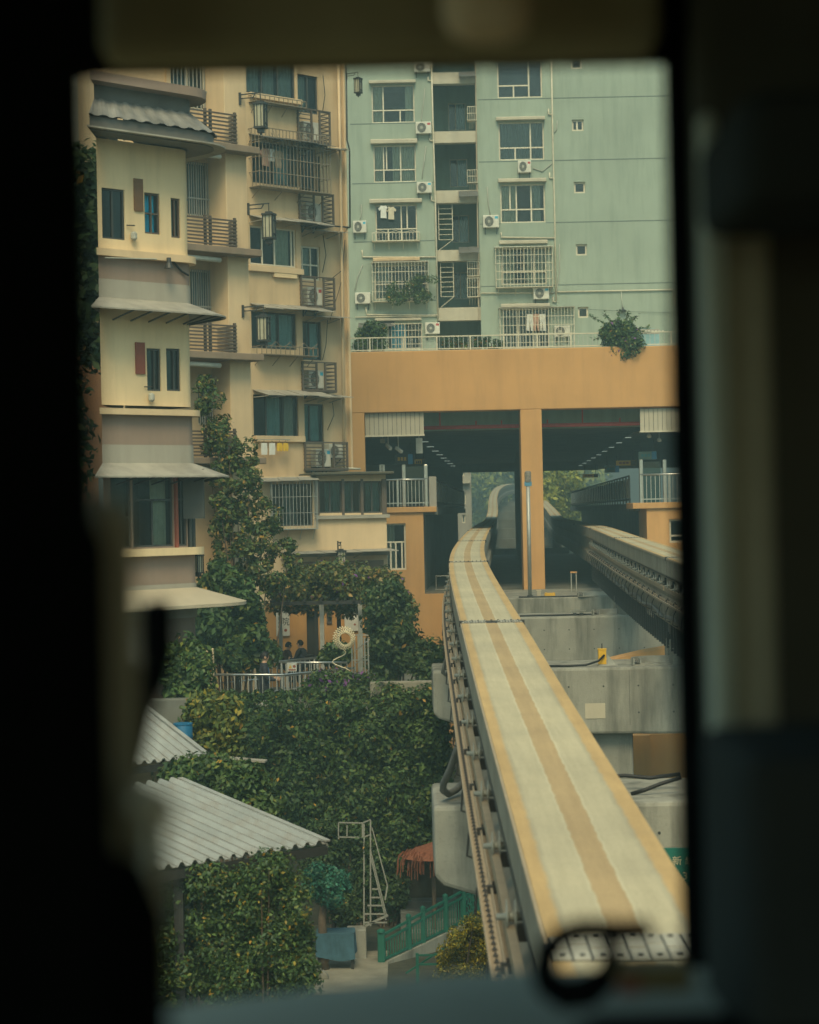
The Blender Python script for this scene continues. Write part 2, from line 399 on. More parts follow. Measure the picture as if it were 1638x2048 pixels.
def awning(B, u0, u1, z, w=0.0, d=.8, drop=.22, m='awn', name='awning', panels=3, side=0.0):
    """sheet awning sloping out from the wall, with ribs and a hanging edge"""
    o = MB(); th = .02
    for k in range(panels):
        a, b = u0+(u1-u0)*k/panels, u0+(u1-u0)*(k+1)/panels-.01
        j = .012*((k*7) % 3)
        o.add([(a,w,z+j),(b,w,z+j),(b+side,w-d,z-drop+j),(a+side,w-d,z-drop+j),(a,w,z+th+j),(b,w,z+th+j),(b+side,w-d,z-drop+th+j),(a+side,w-d,z-drop+th+j)],
              [(0,3,2,1),(4,5,6,7),(0,1,5,4),(1,2,6,5),(2,3,7,6),(3,0,4,7)])
        o.bar((a+.03,w,z-.25),(a+.03+side,w-d+.05,z-drop-.01),.025)
    return o.build(name, M[m], B)

M['barrier'] = flat('barrier panel', (.60,.57,.46), .3)
M['blue_pl'] = flat('blue number plate', (.08,.24,.36), .5)
M['wrap'] = pmat('wrapped signal cloth', (.20,.18,.15), .7, var=.5, scale=14, bump=.6, bscale=20)
M['groove'] = flat('dark groove', (.14,.17,.15), .8)
M['cyan2'] = flat('pale blue board', (.24,.40,.42), .5)
M['rackm'] = flat('rusty painted bar', (.24,.19,.13), .6)
M['moss'] = pmat('mossy roof', (.09,.085,.06), .9, var=.35, scale=4, bump=.6, bscale=14)
M['mauve2'] = pmat('stained ledge render', (.27,.20,.14), var=.15, scale=1.0, streak=.35)
M['awn_d2'] = pmat('weathered skirt sheet', (.22,.21,.185), .6, var=.2, scale=2, streak=.5, stain=(.07,.07,.06))
M['brown2'] = flat('brown plaque', (.19,.10,.05), .7)
M['orange2'] = pmat('brown orange render', (.36,.17,.075), var=.15, scale=.8, streak=.3)
M['orange_t'] = pmat('courtyard ochre', (.52,.27,.085), var=.12, scale=.8, streak=.25)
M['poster'] = flat('white banner', (.52,.51,.45), .8); M['ink'] = flat('black ink', (.02,.02,.02), .8)
M['wire'] = flat('bright coiled wire', (.78,.68,.46), .5, 0)
M['skin'] = flat('skin', (.55,.33,.21), .6); M['hair'] = flat('black hair', (.012,.011,.01), .6)
M['jacket'] = flat('dark jacket', (.03,.034,.042), .8); M['trous'] = flat('dark trousers', (.02,.022,.03), .8); M['shirtb'] = flat('blue shirt', (.05,.22,.45), .8); M['brownj'] = flat('dark brown jacket', (.05,.028,.02), .8)
M['drum'] = flat('blue drum plastic', (.015,.13,.26), .5)
M['steel2'] = flat('painted grey steel', (.25,.25,.215), .6)
M['cloth_b'] = pmat('faded blue cloth', (.045,.11,.15), .85, var=.25, scale=5, bump=.2, bscale=12)
M['signg'] = flat('deep green sign', (.012,.13,.10), .5); M['signt'] = flat('pale sign paint', (.55,.48,.32), .6)
M['cabblack'] = flat('cab black', (.006,.007,.007), .95, spec=.03); M['cabbrown'] = flat('cab brown trim', (.62,.54,.38), .95, spec=.05); M['cabolive'] = flat('cab olive header', (.40,.34,.20), .95, spec=.05); M['cabtan'] = flat('cab tan lamp cover', (.9,.68,.42), .95, spec=.05)
M['cabpanel'] = flat('cab side panel', (.12,.115,.09), .95, spec=.05); M['cabstrip'] = flat('cab grey strip', (.66,.66,.52), .95, spec=.05); M['cabstrip2'] = flat('cab beige strip', (.55,.50,.36), .95, spec=.05)
M['cabdash'] = flat('cab dashboard', (.27,.285,.235), .8, spec=.1); M['cabsleeve'] = flat('pale cover', (.7,.62,.46), .9, spec=.05); M['cabcase'] = flat('olive case', (.16,.12,.04), .6); M['cabrust'] = flat('rust patch', (.20,.06,.03), .6)
M['glass_c'] = glassmat('clear window glass', (.93,.96,.96), .2)
M['cabbox'] = flat('cab equipment box', (.05,.055,.05), .95, spec=.03)

# ---------------------------------------------------------------- ground and hills
def sheet(name, pts, faces, m, **kw): return MB().add(pts, faces).build(name, M[m], None, kind='structure', **kw)
GZ = -9.9
gp, gf = [], []
xs = [-900,-60,-20,-8,-3,0,3,8,20,60,900]; ys = [-200,0,20,34,42,46,50,55,90,160,400,1500]
for j, y in enumerate(ys):
    for i, x in enumerate(xs): gp.append((x, y, GZ))
for j in range(len(ys)-1):
    for i in range(len(xs)-1):
        a = j*len(xs)+i; gf.append((a, a+1, a+1+len(xs), a+len(xs)))
sheet('ground', gp, gf, 'soil')
# hillside behind the station
hp, hf = [], []; nx, ny = 30, 16
for j in range(ny):
    for i in range(nx):
        x = -260 + 560*i/(nx-1); y = 190 + 420*j/(ny-1)
        z = GZ + 2 + max(0, (y-430))*.32 + 4*math.sin(x*.05+j*.7) + 3*math.sin(i*1.7+j)
        hp.append((x, y, z if j else GZ-1))
for j in range(ny-1):
    for i in range(nx-1): hf.append((j*nx+i, j*nx+i+1, (j+1)*nx+i+1, (j+1)*nx+i))
sheet('hill', hp, hf, 'soil')
# path beside the fence
mb = MB()
for (x0, y0), (x1, y1) in ((at(560,1900,45.0).xy, at(775,1900,45.0).xy),):
    mb.box(x0, x1, 43.2, 47.2, GZ-.2, GZ+.06)
mb.build('path', M['paving'], None, kind='structure', bevel=.02)

# ---------------------------------------------------------------- guideway
PATH = [(-12,1.05,-2.78),(0,1.05,-2.42),(10.5,1.06,-2.13),(12.75,1.065,-2.06),(20,1.075,-1.83),(29.3,1.115,-1.555),(47.6,1.31,-1.156),(66,1.94,-.95),(85,2.80,-.8),(105,3.70,-.75),
        (130,4.85,-.72),(155,6.0,-.62),(175,6.94,-.12),(200,7.95,.62),(230,9.26,1.6),(260,10.9,2.6),(290,13.2,3.45),(320,16.2,4.0),(350,20,4.3)]
PD = np.array([p[0] for p in PATH], float)
def spline(x, y):
    n = len(x); h = np.diff(x); A = np.zeros((n,n)); b = np.zeros(n); A[0,0] = A[-1,-1] = 1
    for i in range(1, n-1):
        A[i,i-1], A[i,i], A[i,i+1] = h[i-1], 2*(h[i-1]+h[i]), h[i]
        b[i] = 6*((y[i+1]-y[i])/h[i]-(y[i]-y[i-1])/h[i-1])
    m = np.linalg.solve(A, b)
    def f(t):
        i = int(np.clip(np.searchsorted(x, t)-1, 0, n-2)); a, c = x[i+1]-t, t-x[i]
        return float(m[i]*a**3/(6*h[i]) + m[i+1]*c**3/(6*h[i]) + (y[i]/h[i]-m[i]*h[i]/6)*a + (y[i+1]/h[i]-m[i+1]*h[i]/6)*c)
    return f
fx, fz = spline(PD, np.array([p[1] for p in PATH])), spline(PD, np.array([p[2] for p in PATH]))
def track(d, off=0.0):
    """point on the running surface, its forward and right directions"""
    p = Vector((fx(d), d, fz(d))); q = Vector((fx(d+.3), d+.3, fz(d+.3))); t = (q-p).normalized()
    r = Vector((t.y, -t.x, 0)).normalized()
    return p + r*off, t, r
HALF = [(.425,0),(.425,-.40),(.40,-.44),(.335,-.50),(.335,-.92),(.425,-1.02),(.425,-1.44),(.39,-1.5)]
PROF = HALF + [(-x, z) for x, z in reversed(HALF)]
def beam_mesh(d0, d1, off, step):
    mb = MB(); n = max(2, int((d1-d0)/step)); across = []
    for k in range(n+1):
        p, t, r = track(d0+(d1-d0)*k/n, off)
        for x, z in PROF: mb.v.append(tuple(p + r*x + Vector((0,0,z)))); across.append(.5+x/.85 if z == 0 else .5)
    m = len(PROF)
    for k in range(n):
        for i in range(m):
            j = (i+1) % m; top = (i == m-1)
            mb.f.append((k*m+i, k*m+j, (k+1)*m+j, (k+1)*m+i)); mb.m.append(0 if top else 1)
    mb.f += [tuple(range(m)), tuple(range((n+1)*m-1, n*m-1, -1))]; mb.m += [1, 1]
    me = mb.mesh('guideway_beam', [M['beamtop'], M['conc2']])
    a = me.attributes.new('across', 'FLOAT', 'POINT'); a.data.foreach_set('value', np.array(across, np.float32))
    return me
def sweep(mb, d0, d1, off, x, z, wd, ht, step=1.5):
    n = max(1, int((d1-d0)/step)); vs = []
    for k in range(n+1):
        p, t, r = track(d0+(d1-d0)*k/n, off); c = p + r*x + Vector((0,0,z))
        vs += [c-r*wd/2-Vector((0,0,ht/2)), c+r*wd/2-Vector((0,0,ht/2)), c+r*wd/2+Vector((0,0,ht/2)), c-r*wd/2+Vector((0,0,ht/2))]
    fs = [(k*4+i, k*4+(i+1) % 4, k*4+4+(i+1) % 4, k*4+4+i) for k in range(n) for i in range(4)] + [(0,1,2,3), (n*4+3,n*4+2,n*4+1,n*4)]
    mb.add(vs, fs)
def finger_plate(beam, d, off, fine):
    """two interlocking steel combs across the running surface"""
    p, t, r = track(d, off); up = Vector((0,0,1)); base = MB(); A = MB(); B_ = MB()
    def W(x, y, z): return p + r*x + t*y + up*z + up*((t.z)*0)
    Ln = .24 if fine else .20
    def bx(mb, x0, x1, y0, y1, z0, z1):
        mb.add([W(*q) for q in ((x0,y0,z0),(x1,y0,z0),(x1,y1,z0),(x0,y1,z0),(x0,y0,z1),(x1,y0,z1),(x1,y1,z1),(x0,y1,z1))],
               [(0,3,2,1),(4,5,6,7),(0,1,5,4),(1,2,6,5),(2,3,7,6),(3,0,4,7)])
    bx(base, -.424, .424, -Ln-.01, Ln+.01, -.02, .003)
    n = 9
    for lo, hi in ((-.42,-.075), (.075,.42)) if not fine else ((-.42,.42),):
        m = n if fine else 9; g = .006
        for k in range(m):
            x0, x1 = lo+(hi-lo)*k/m+g, lo+(hi-lo)*(k+1)/m-g; s = .035 if k % 2 else -.035
            bx(A, x0, x1, -Ln, s-.012, .003, .011); bx(B_, x0, x1, s+.012, Ln, .003, .011)
    base.build('joint_seat', M['dark'], beam)
    A.build('finger_plate', M['joint'], beam); B_.build('finger_plate', M['joint'], beam)
    bl = MB()
    for x in np.linspace(-.37, .37, 9):
        for y in (-Ln+.06, Ln-.06): bx(bl, x-.012, x+.012, y-.012, y+.012, .011, .019)
    bl.build('joint_bolts', M['dark'], beam, kind='stuff')
    for x in (-.425, .425): 
        cb = MB(); bx(cb, x-.03, x+.03, -.06, .06, -.06, .02); cb.build('joint_clamp', M['dark'], beam)
M['joint'] = flat('cast steel joint', (.36,.34,.275), .65, .0)
JO = [-9, 10.2, 29.3, 47.6, 66.0, 84.5, 104, 128, 155, 178, 201, 224, 247, 270, 293, 318, 345]
ins_me = MB().lathe([(.02,-.16),(.025,-.10),(.11,-.094),(.112,-.088),(.03,-.08),(.03,-.045),(.11,-.040),(.112,-.034),(.03,-.024),(.03,.05)], n=14, axis='x').mesh('insulator', M['insul'], True)
br_me = MB().box(-.03,.06,-.03,.03,-.16,-.05).box(.02,.06,-.05,.05,-.14,.10).mesh('insulator_bracket', M['dark'])
clip_me = MB().box(-.04,.04,-.03,.03,-.03,.03).box(.0,.02,-.015,.015,.03,.06).mesh('tray_clamp', M['dark'])
def orient(p, t, r): return Matrix(((r.x,t.x,0,p.x),(r.y,t.y,0,p.y),(r.z,t.z,1,p.z),(0,0,0,1)))
names = ['span under the train at the bottom edge', 'nearest long span running up from the cab', 'second span from the cab', 'third span, leading to the tight bend', 'bending span in front of the station mouth',
         'first span inside the dark station', 'second span inside the dark station', 'third span inside the station, near its far mouth', 'first lit span beyond the station', 'second lit span beyond the station',
         'third lit span beyond the station', 'fourth lit span beyond the station, turning', 'fifth span beyond the station, turning uphill', 'sixth span beyond the station, near the trees', 'seventh span beyond the station', 'farthest span among the hillside trees']
for side, off in (('left', 0.0), ('other', 4.9)):
    for k in range(len(JO)-1):
        d0, d1 = JO[k], JO[k+1]
        if off and (d1 < 25): continue
        o = obj('guideway_beam', beam_mesh(d0+.012, d1-.012, off, 1.2 if d1 < 110 else 2.5), None)
        tag(o, ('pale concrete monorail beam, ' if not off else 'parallel monorail beam beyond the orange column, ') + names[k], 'monorail beam', 'beams of the left track' if not off else 'beams of the right track')
        if k and d0 < 110: finger_plate(o, d0, off, d0 < 15)
        if d1 > 90 or d1 < 5: continue
        mb = MB(); sweep(mb, d0+.1, d1-.1, off, -.47, -.70, .06, .09); mb.build('contact_rail', M['rail'], o)
        mb = MB(); sweep(mb, d0+.05, d1-.05, off, -.405, -.43, .05, .03); mb.build('guide_lip', M['dark'], o)
        mb = MB(); sweep(mb, d0+.02, d1-.02, off, -.432, -.03, .016, .035); sweep(mb, d0+.02, d1-.02, off, -.53, -.97, .14, .015)
        lug = MB()
        for dd in np.arange(d0+.1, d1-.1, .17 if d1 < 50 else .4):   # the upturned lugs of the tray
            p, t, r = track(dd, off); c = p + r*(-.555) + Vector((0,0,-.955))
            lug.add([c-t*.04-r*.022, c-t*.04+r*.022, c+t*.04, c-t*.0+Vector((0,0,.03))], [(0,1,2),(0,1,3),(1,2,3),(2,0,3)])
        sweep(mb, d0+.05, d1-.05, off, -.60, -.95, .014, .05); sweep(mb, d0+.05, d1-.05, off, -.505, -.945, .014, .06)
        mb.build('cable_tray', M['tray'], o); lug.build('tray_slots', M['dark'], o, kind='stuff')
        mb = MB(); pts = [track(dd, off)[0] + track(dd, off)[2]*(-.50-.02*math.sin(dd*1.1)) + Vector((0,0,-1.30-.04*math.cos(dd*1.3))) for dd in np.arange(d0+.3, d1-.3, .5)]
        mb.tube(pts, .042, 7); mb.build('conduit', M['rubber'], o, smooth=True)
        s = 2.4 if not off else 1.5
        for dd in np.arange(d0+1.0, d1-.3, s):
            p, t, r = track(dd, off); base_ = p + r*(-.40) + Vector((0,0,-.60))
            Mx = orient(base_, t, r)
            i_ = obj('insulator', ins_me, o, M=Mx); obj('insulator_bracket', br_me, o, M=Mx)
            obj('tray_clamp', clip_me, o, M=orient(p + r*(-.50) + Vector((0,0,-.93)), t, r))
            hk = MB(); q = p + r*(-.53) + Vector((0,0,-1.0)) + t*.9
            hk.tube([q, q + r*(-.06) + Vector((0,0,-.12)), q + r*(-.08) + Vector((0,0,-.32)), q + r*.03 + Vector((0,0,-.36))], .012, 5); hk.build('conduit_hook', M['dark'], o)
        if off:
            for dd in np.arange(d0+.4, d1, .62):
                p, t, r = track(dd, off); q = p + r*(-.30) + Vector((0,0,-1.5)); h = MB()
                for x in (-.10, .10):
                    h.bar(q + r*x + Vector((0,0,.02)), q + r*x - Vector((0,0,.55)), .035, .035)
                h.bar(q - r*.12 - Vector((0,0,.55)), q + r*.12 - Vector((0,0,.55)), .05, .04, up=(0,1,0)); h.bar(q - r*.12 - Vector((0,0,.28)), q + r*.12 - Vector((0,0,.28)), .05, .03, up=(0,1,0))
                h.box(q.x-.09, q.x+.09, q.y-.01, q.y+.01, q.z-.5, q.z-.3)
                h.build('hanger', M['dark'], o)
# bend in the track seen along its side: drooping cable sheath on the first spans
caps = [(29.3,'nearest pier crosshead, under the first joint of the left beam'),(48.0,'second pier crosshead, with a blank pale patch on its face'),(66.6,'third pier crosshead, streaked with dark rain stains')]
DROP = -2.42
for d, lab in caps:
    p, t, r = track(d); q, _, _ = track(d, 4.9); zt = p.z + DROP
    x0, x1 = p.x - .88, q.x + 2.2; y0, y1 = d-1.0, d+1.5
    o = thing('pier', lab, 'pier', group='piers of the guideway')
    mb = MB(); mb.prism([(x0, zt), (x0, zt-.95), (x0+.12, zt-1.08), (x0+1.3, zt-1.45), (x1-.5, zt-1.55), (x1, zt-1.3), (x1, zt)], y0, y1, 'y')
    mb.build('crosshead', M['conc'], o, bevel=.06)
    mb = MB(); mb.box(p.x+1.35, p.x+3.62, y0+.35, y1-.35, GZ-.3, zt-1.42); mb.build('column', M['conc'], o, bevel=.08)
    for c in (p, q):
        mb = MB(); mb.box(c.x-.36, c.x+.36, d-.75, d-.1, zt-.01, zt+.55); mb.box(c.x-.36, c.x+.36, d+.15, d+.8, zt-.01, zt+.55); mb.build('pedestal', M['conc'], o, bevel=.03)
        mb = MB(); mb.box(c.x-.28, c.x+.28, d-.65, d-.2, zt+.55, zt+.93); mb.box(c.x-.28, c.x+.28, d+.25, d+.7, zt+.55, zt+.93); mb.build('bearing', M['dark'], o)
    for i_ in range(9):
        for j_ in range(2):
            hx_ = x0+.7+i_*.78; MB().lathe([(.022,-.004),(.022,.02)], (hx_, y0, zt-.42-.6*j_), 8, 'y').build('tie_hole', M['dark'], o)
    for gx in (x0+2.2, x0+4.4): MB().box(gx-.007, gx+.007, y0-.003, y0+.01, zt-1.3, zt-.07).build('formwork_seam', M['conc_d'], o)
    if 45 < d < 50:
        u0, z1 = at(1170,1407,y0).x, at(1170,1407,y0).z; mb = MB(); mb.box(u0, u0+.45, y0-.012, y0+.02, z1-.34, z1); mb.build('patch', M['slab'], o)
for k, d in enumerate((160, 178, 201, 224, 247, 270, 293, 318)):
    p, t, r = track(d); q, _, _ = track(d, 4.9); zt = p.z + DROP
    o = thing('pier', 'hazy pier crosshead seen through the station, number %s beyond its far mouth' % ['one','two','three','four','five','six','seven','eight'][k], 'pier', group='piers of the guideway')
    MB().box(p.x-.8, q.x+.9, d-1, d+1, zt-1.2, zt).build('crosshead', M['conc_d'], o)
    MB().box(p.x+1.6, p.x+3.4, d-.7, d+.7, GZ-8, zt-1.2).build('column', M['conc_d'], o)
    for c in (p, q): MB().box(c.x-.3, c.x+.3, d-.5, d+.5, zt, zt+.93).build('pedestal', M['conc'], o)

# loose sheathed cable loops beside the piers
for i, (d, pts) in enumerate(((29.3, [(922,1470),(912,1505),(900,1540),(887,1567),(886,1580),(897,1588),(912,1580),(930,1562)]), (48.0, [(899,1290),(894,1315),(889,1332),(886,1345),(892,1350),(902,1343)]))):
    mb = MB(); P = [at(a, b, d - 1.6 + .25*j*(1 if d < 40 else .2)) for j, (a, b) in enumerate(pts)]
    mb.tube(P, .05, 8); tag(mb.build('cable_sheath', M['rubber'], None, smooth=True), ['grey sheathed cable drooping onto the nearest left pier end', 'grey sheathed cable dropping to the second pier end'][i], 'cable', 'drooping sheathed cables')

# fittings lying on the crossheads
def cable_run(name, label, pts, d, r=.025, m='rubber'):
    return tag(MB().tube([at(x, y, d) for x, y in pts], r, 6).build(name, M[m], None, smooth=True), label, 'cable')
z2 = track(48)[0].z + DROP
def on_top(px, d, zt): return Vector((at(px, 1300, d).x, d, zt))
bx = on_top(1204, 47.6, z2)
o = thing('junction_box', 'yellow junction box standing on the second crosshead', 'junction box', T(bx))
MB().box(-.09,.09,-.07,.07,.03,.36).build('casing', M['yellow'], o, bevel=.012); MB().box(-.10,.10,-.08,.08,.36,.385).build('lid', M['yellow'], o)
MB().box(-.012,.012,.0,.02,.385,.5).build('post', M['dark'], o); MB().prism([(.11,0),(.32,0),(.11,.26)], -.03,-.01,'y').build('gusset', M['galv'], o); MB().box(-.12,.34,-.09,.09,0,.03).build('base_plate', M['galv'], o)
tag(MB().tube([bx+Vector((.04,-.09,.24)), bx+Vector((-.1,-.2,.12)), bx+Vector((-.4,-.3,.04)), bx+Vector((-.8,-.32,.03)), bx+Vector((-1.25,-.25,.03))], .025, 6).build('box_cable', M['black'], None, smooth=True), 'black cable curving from the yellow box along the crosshead', 'cable')
for i, (px, d, zz, wd, lab) in enumerate(((1312, 47.9, z2, 1.1, 'curved cable trough full of wires beside the yellow junction box'), (1225, 66.3, track(66.6)[0].z+DROP, 1.2, 'small curved cable trough on the third crosshead under the hangers'), (1190, 79.5, -3.33, 1.2, 'curved cable trough on the deck before the orange column'))):
    b = on_top(px, d, zz); o = thing('cable_trough', lab, 'cable trough', T(b), 'curved cable troughs')
    arc = [(-.5*wd*math.cos(a)-.05, -.38+.5*math.sin(a)*wd) for a in np.linspace(-.35, 1.5, 9)] + [(.6*wd, .18*wd)]
    for nm, sc_, h in (('outer_rim', 1.0, .16), ('inner_rim', .7, .14)):
        m_ = MB()
        for (a, c), (e, f) in zip(arc[:-1], arc[1:]): m_.bar((a*sc_, c*sc_, h/2+.01), (e*sc_+.002, f*sc_, h/2+.01), .03, h)
        m_.build(nm, M['galv'], o)
    m_ = MB(); m_.prism([(a, c) for a, c in arc] + [(.6*wd, -.38)], 0, .02, 'z'); m_.build('floor_plate', M['conc'], o)
    for j in range(5):
        s_ = .74+.05*j; MB().tube([(a*s_, c*s_, .05+.01*j) for a, c in arc] + [(.75*wd, .3+.1*j, .5+.1*j), (.95*wd, .5, 1.1)], .012, 5).build('wire', M['rubber'], o)
b = on_top(1158, 66.0, track(66.6)[0].z+DROP)
o = thing('steel_bracket', 'pale steel rail bracket lying on the third crosshead', 'bracket', T(b))
MB().box(-.24,.24,-.05,.05,.14,.17).build('top_rail', M['steel'], o); MB().box(-.22,.22,-.05,.05,.09,.115).build('low_rail', M['steel'], o)
MB().box(-.16,-.06,-.08,.08,0,.09).box(.04,.16,-.08,.08,0,.09).build('foot', M['dark'], o)
zt3 = track(66.6)[0].z+DROP+.03
tag(MB().tube([(at(x,1230,66).x, 66+.1*math.sin(x), zt3) for x in (1040,1075,1110,1140,1165,1195)], .03, 6).build('crosshead_cable', M['black'], None), 'thick black cable lying along the third crosshead', 'cable')
tag(MB().tube([(at(x,1190,79.3).x, 79.3+.08*math.sin(x), -3.3) for x in (1038,1060,1090,1130,1160)], .03, 6).build('deck_cable', M['black'], None), 'black cable along the deck edge before the orange column', 'cable')
b = on_top(1102, 79.5, -3.33)
o = thing('yellow_case', 'long yellow case lying on the deck beside the orange column', 'case', T(b))
MB().box(-.2,.2,-.07,.07,.02,.16).build('casing', M['yellow'], o, bevel=.015); MB().box(-.21,.21,-.08,.08,0,.02).build('base_plate', M['dark'], o); MB().box(-.17,-.12,-.075,.075,.16,.175).box(.12,.17,-.075,.075,.16,.175).build('latch', M['yellow'], o)
b = on_top(1080, 79.6, -3.33)
o = thing('relay_box', 'small grey relay box at the foot of the orange column', 'relay box', T(b))
MB().box(-.07,.07,-.06,.06,0,.24).build('casing', M['slab'], o, bevel=.01); MB().box(-.09,.09,-.07,.07,.24,.27).build('lid', M['pipe'], o)

# ---------------------------------------------------------------- station
FO = Fr(819, 1024, 87.5, 0)            # its front, square to the view
SA = math.radians(2.6)                 # the tracks run off to the right inside
ST = thing('station_building', 'ochre rendered station building that the monorail beams run through', 'station', FO.M)
u_l, zt_l = FO.uz(712, 704); _, z_bt = FO.uz(1200, 693); z_top = FO.uz(1000, 698)[1]
zb = FO.uz(1000, 820)[1]
uL0 = FO.uz(730, 900)[0]; uC0, uC1 = FO.uz(1044, 1000)[0], FO.uz(1087, 1000)[0]; zc = -3.36
uR = 19.0
mb = MB(); TH = 1.2
mb.box(-9, uR, 0, TH, zb, z_top); mb.build('fascia_beam', M['orange'], ST, bevel=.03)
mb = MB(); mb.box(uC0, uC1, 0.003, TH-.003, zc, zb-.001); mb.build('column', M['orange'], ST, bevel=.025)
mb = MB(); mb.box(-9, uL0, .003, TH, -6, zb-.001); mb.build('jamb', M['orange'], ST)
# lower left wall with its window, and the ledge under the platform rail
uw1 = FO.uz(848, 1100)[0]; zl0, zl1 = FO.uz(820,1025)[1], FO.uz(820,1014)[1]
zsill = FO.uz(870, 1188)[1]; ul2 = FO.uz(900, 1220)[0]
wr = FO.rect(771, 1047, 812, 1140)
mb = MB(); wall(mb, -9, uw1, -6, zl0, [wr]); wall(mb, uw1, ul2+.6, -9.9, zsill, []); mb.quad((uw1,0,zsill),(uw1,2.5,zsill),(uw1,2.5,zl0),(uw1,0,zl0)); mb.quad((uw1,0,zsill),(ul2+.6,0,zsill),(ul2+.6,2.5,zsill),(uw1,2.5,zsill))
mb.quad((-9,0,-9.9),(uw1,0,-9.9),(uw1,0,-6),(-9,0,-6)); mb.quad((ul2+.6,0,-9.9),(ul2+.6,8,-9.9),(ul2+.6,8,zsill),(ul2+.6,0,zsill)); mb.build('wall', M['orange'], ST)
window(ST, wr, [('h',.60,0,1),('v',.5,0,.6),('v',.25,0,.6),('v',.8,0,.6)], fw=.07, curtains=[(.05,.45,'curt')])
ur0 = FO.uz(1294, 1060)[0]; wr2 = FO.rect(1339, 1038, 1400, 1085)
zr0, zr1 = FO.uz(1310,1017)[1], FO.uz(1310,1005)[1]
mb = MB(); wall(mb, ur0, uR, -9.9, zr0, [wr2]); mb.quad((ur0,0,-9.9),(ur0,3,-9.9),(ur0,3,zr0),(ur0,0,zr0)); mb.build('wall', M['orange'], ST)
window(ST, wr2, [('h',.3,0,1)], fw=.08)
ule = FO.uz(873, 1018)[0]; ure = FO.uz(1265, 1008)[0]
MB().box(-4, ule, -.12, 2.5, zl0+.002, zl1).build('ledge', M['orange'], ST, bevel=.02)
MB().box(ure, uR, -.12, 2.5, zr0+.002, zr1).build('ledge', M['orange'], ST, bevel=.02)
# slatted cream panels under the beam: each board a piece
for nm, (x0, x1, y0, y1) in (('l', (730, 848, 824, 871)), ('r', (1281, 1470, 815, 861))):
    u0, u1, za, zc2 = FO.rect(x0, y0, x1, y1); n = 13 if nm == 'l' else 21
    MB().box(u0, u1, .25, .35, za, min(zc2, zb)-.004).build('panel_backing', M['dark'], ST)
    for k in range(n):
        a, b_ = u0+(u1-u0)*k/n, u0+(u1-u0)*(k+1)/n
        MB().box(a+.009, b_-.009, .2, .262, za+.03, min(zc2, zb)-.01).build('board', M['slab'], ST)
    MB().box(u0-.02, u1+.02, .17, .40, za-.03, za+.028).build('panel_trim', M['pipe'], ST)
# interior, laid along the tracks
AX = Matrix.Shear('XY', 4, (0, 0)) if False else Matrix(((1, math.tan(SA), 0, 0), (0, 1, 0, 0), (0, 0, 1, 0), (0, 0, 0, 1)))
def inside(mb, name, m, parent=None, **kw):
    mb.v = [(x + y*math.tan(SA), y, z) for x, y, z in mb.v]
    return mb.build(name, m, parent or ST, **kw)
LEN = 70.0; ZC = 3.5
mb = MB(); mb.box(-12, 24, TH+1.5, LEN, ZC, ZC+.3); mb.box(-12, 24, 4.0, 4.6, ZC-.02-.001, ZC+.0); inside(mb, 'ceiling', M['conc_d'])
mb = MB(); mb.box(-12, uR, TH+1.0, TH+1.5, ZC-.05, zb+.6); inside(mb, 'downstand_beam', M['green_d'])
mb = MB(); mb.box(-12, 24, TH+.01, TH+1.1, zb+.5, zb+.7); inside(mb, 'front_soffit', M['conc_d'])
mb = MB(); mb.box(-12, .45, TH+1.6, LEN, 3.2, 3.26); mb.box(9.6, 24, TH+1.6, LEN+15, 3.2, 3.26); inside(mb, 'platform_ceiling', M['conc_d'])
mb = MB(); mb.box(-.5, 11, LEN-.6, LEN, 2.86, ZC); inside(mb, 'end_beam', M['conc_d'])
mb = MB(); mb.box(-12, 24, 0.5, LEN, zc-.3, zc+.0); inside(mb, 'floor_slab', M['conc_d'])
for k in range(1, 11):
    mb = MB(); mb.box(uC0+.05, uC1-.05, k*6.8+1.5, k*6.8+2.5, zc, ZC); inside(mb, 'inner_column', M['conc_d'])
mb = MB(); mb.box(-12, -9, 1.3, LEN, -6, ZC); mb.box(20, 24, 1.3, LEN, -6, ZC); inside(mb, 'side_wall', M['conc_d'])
# platforms with their edge barriers
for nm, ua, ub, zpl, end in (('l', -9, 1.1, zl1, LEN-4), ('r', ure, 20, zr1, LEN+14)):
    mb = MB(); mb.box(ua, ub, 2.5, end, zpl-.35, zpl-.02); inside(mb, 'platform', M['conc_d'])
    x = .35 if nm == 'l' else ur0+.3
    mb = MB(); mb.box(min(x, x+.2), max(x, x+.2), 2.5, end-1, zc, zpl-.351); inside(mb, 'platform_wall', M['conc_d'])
    e = ub-.06 if nm == 'l' else ua+.06
    n = int((end-3)/2.4)
    for k in range(n):
        y = 3+k*2.4; mb = MB(); mb.box(e-.04, e+.04, y, y+.09, zpl-.02, zpl+1.15); inside(mb, 'barrier_post', M['dark'])
        mb = MB(); mb.box(e-.012, e+.012, y+.12, y+2.36, zpl+.22, zpl+1.05); inside(mb, 'barrier_panel', M['barrier'] if 'barrier' in M else M['slab'])
    mb = MB(); mb.box(e-.03, e+.03, 3, 3+n*2.4, zpl+1.15, zpl+1.2); mb.box(e-.05, e+.05, 3, 3+n*2.4, zpl+.1, zpl+.2); inside(mb, 'barrier_rail', M['dark'])
# lamps along the platform edges
for ux in (.5, 9.55):
    for k in range(9 if ux < 5 else 10):
        y = 7 + k*7.4; mb = MB(); mb.box(ux-.25 if ux < 5 else ux-.1, ux+.1 if ux < 5 else ux+.18, y, y+.07, 3.13, 3.16); inside(mb, 'ceiling_lamp', M['emitl'])
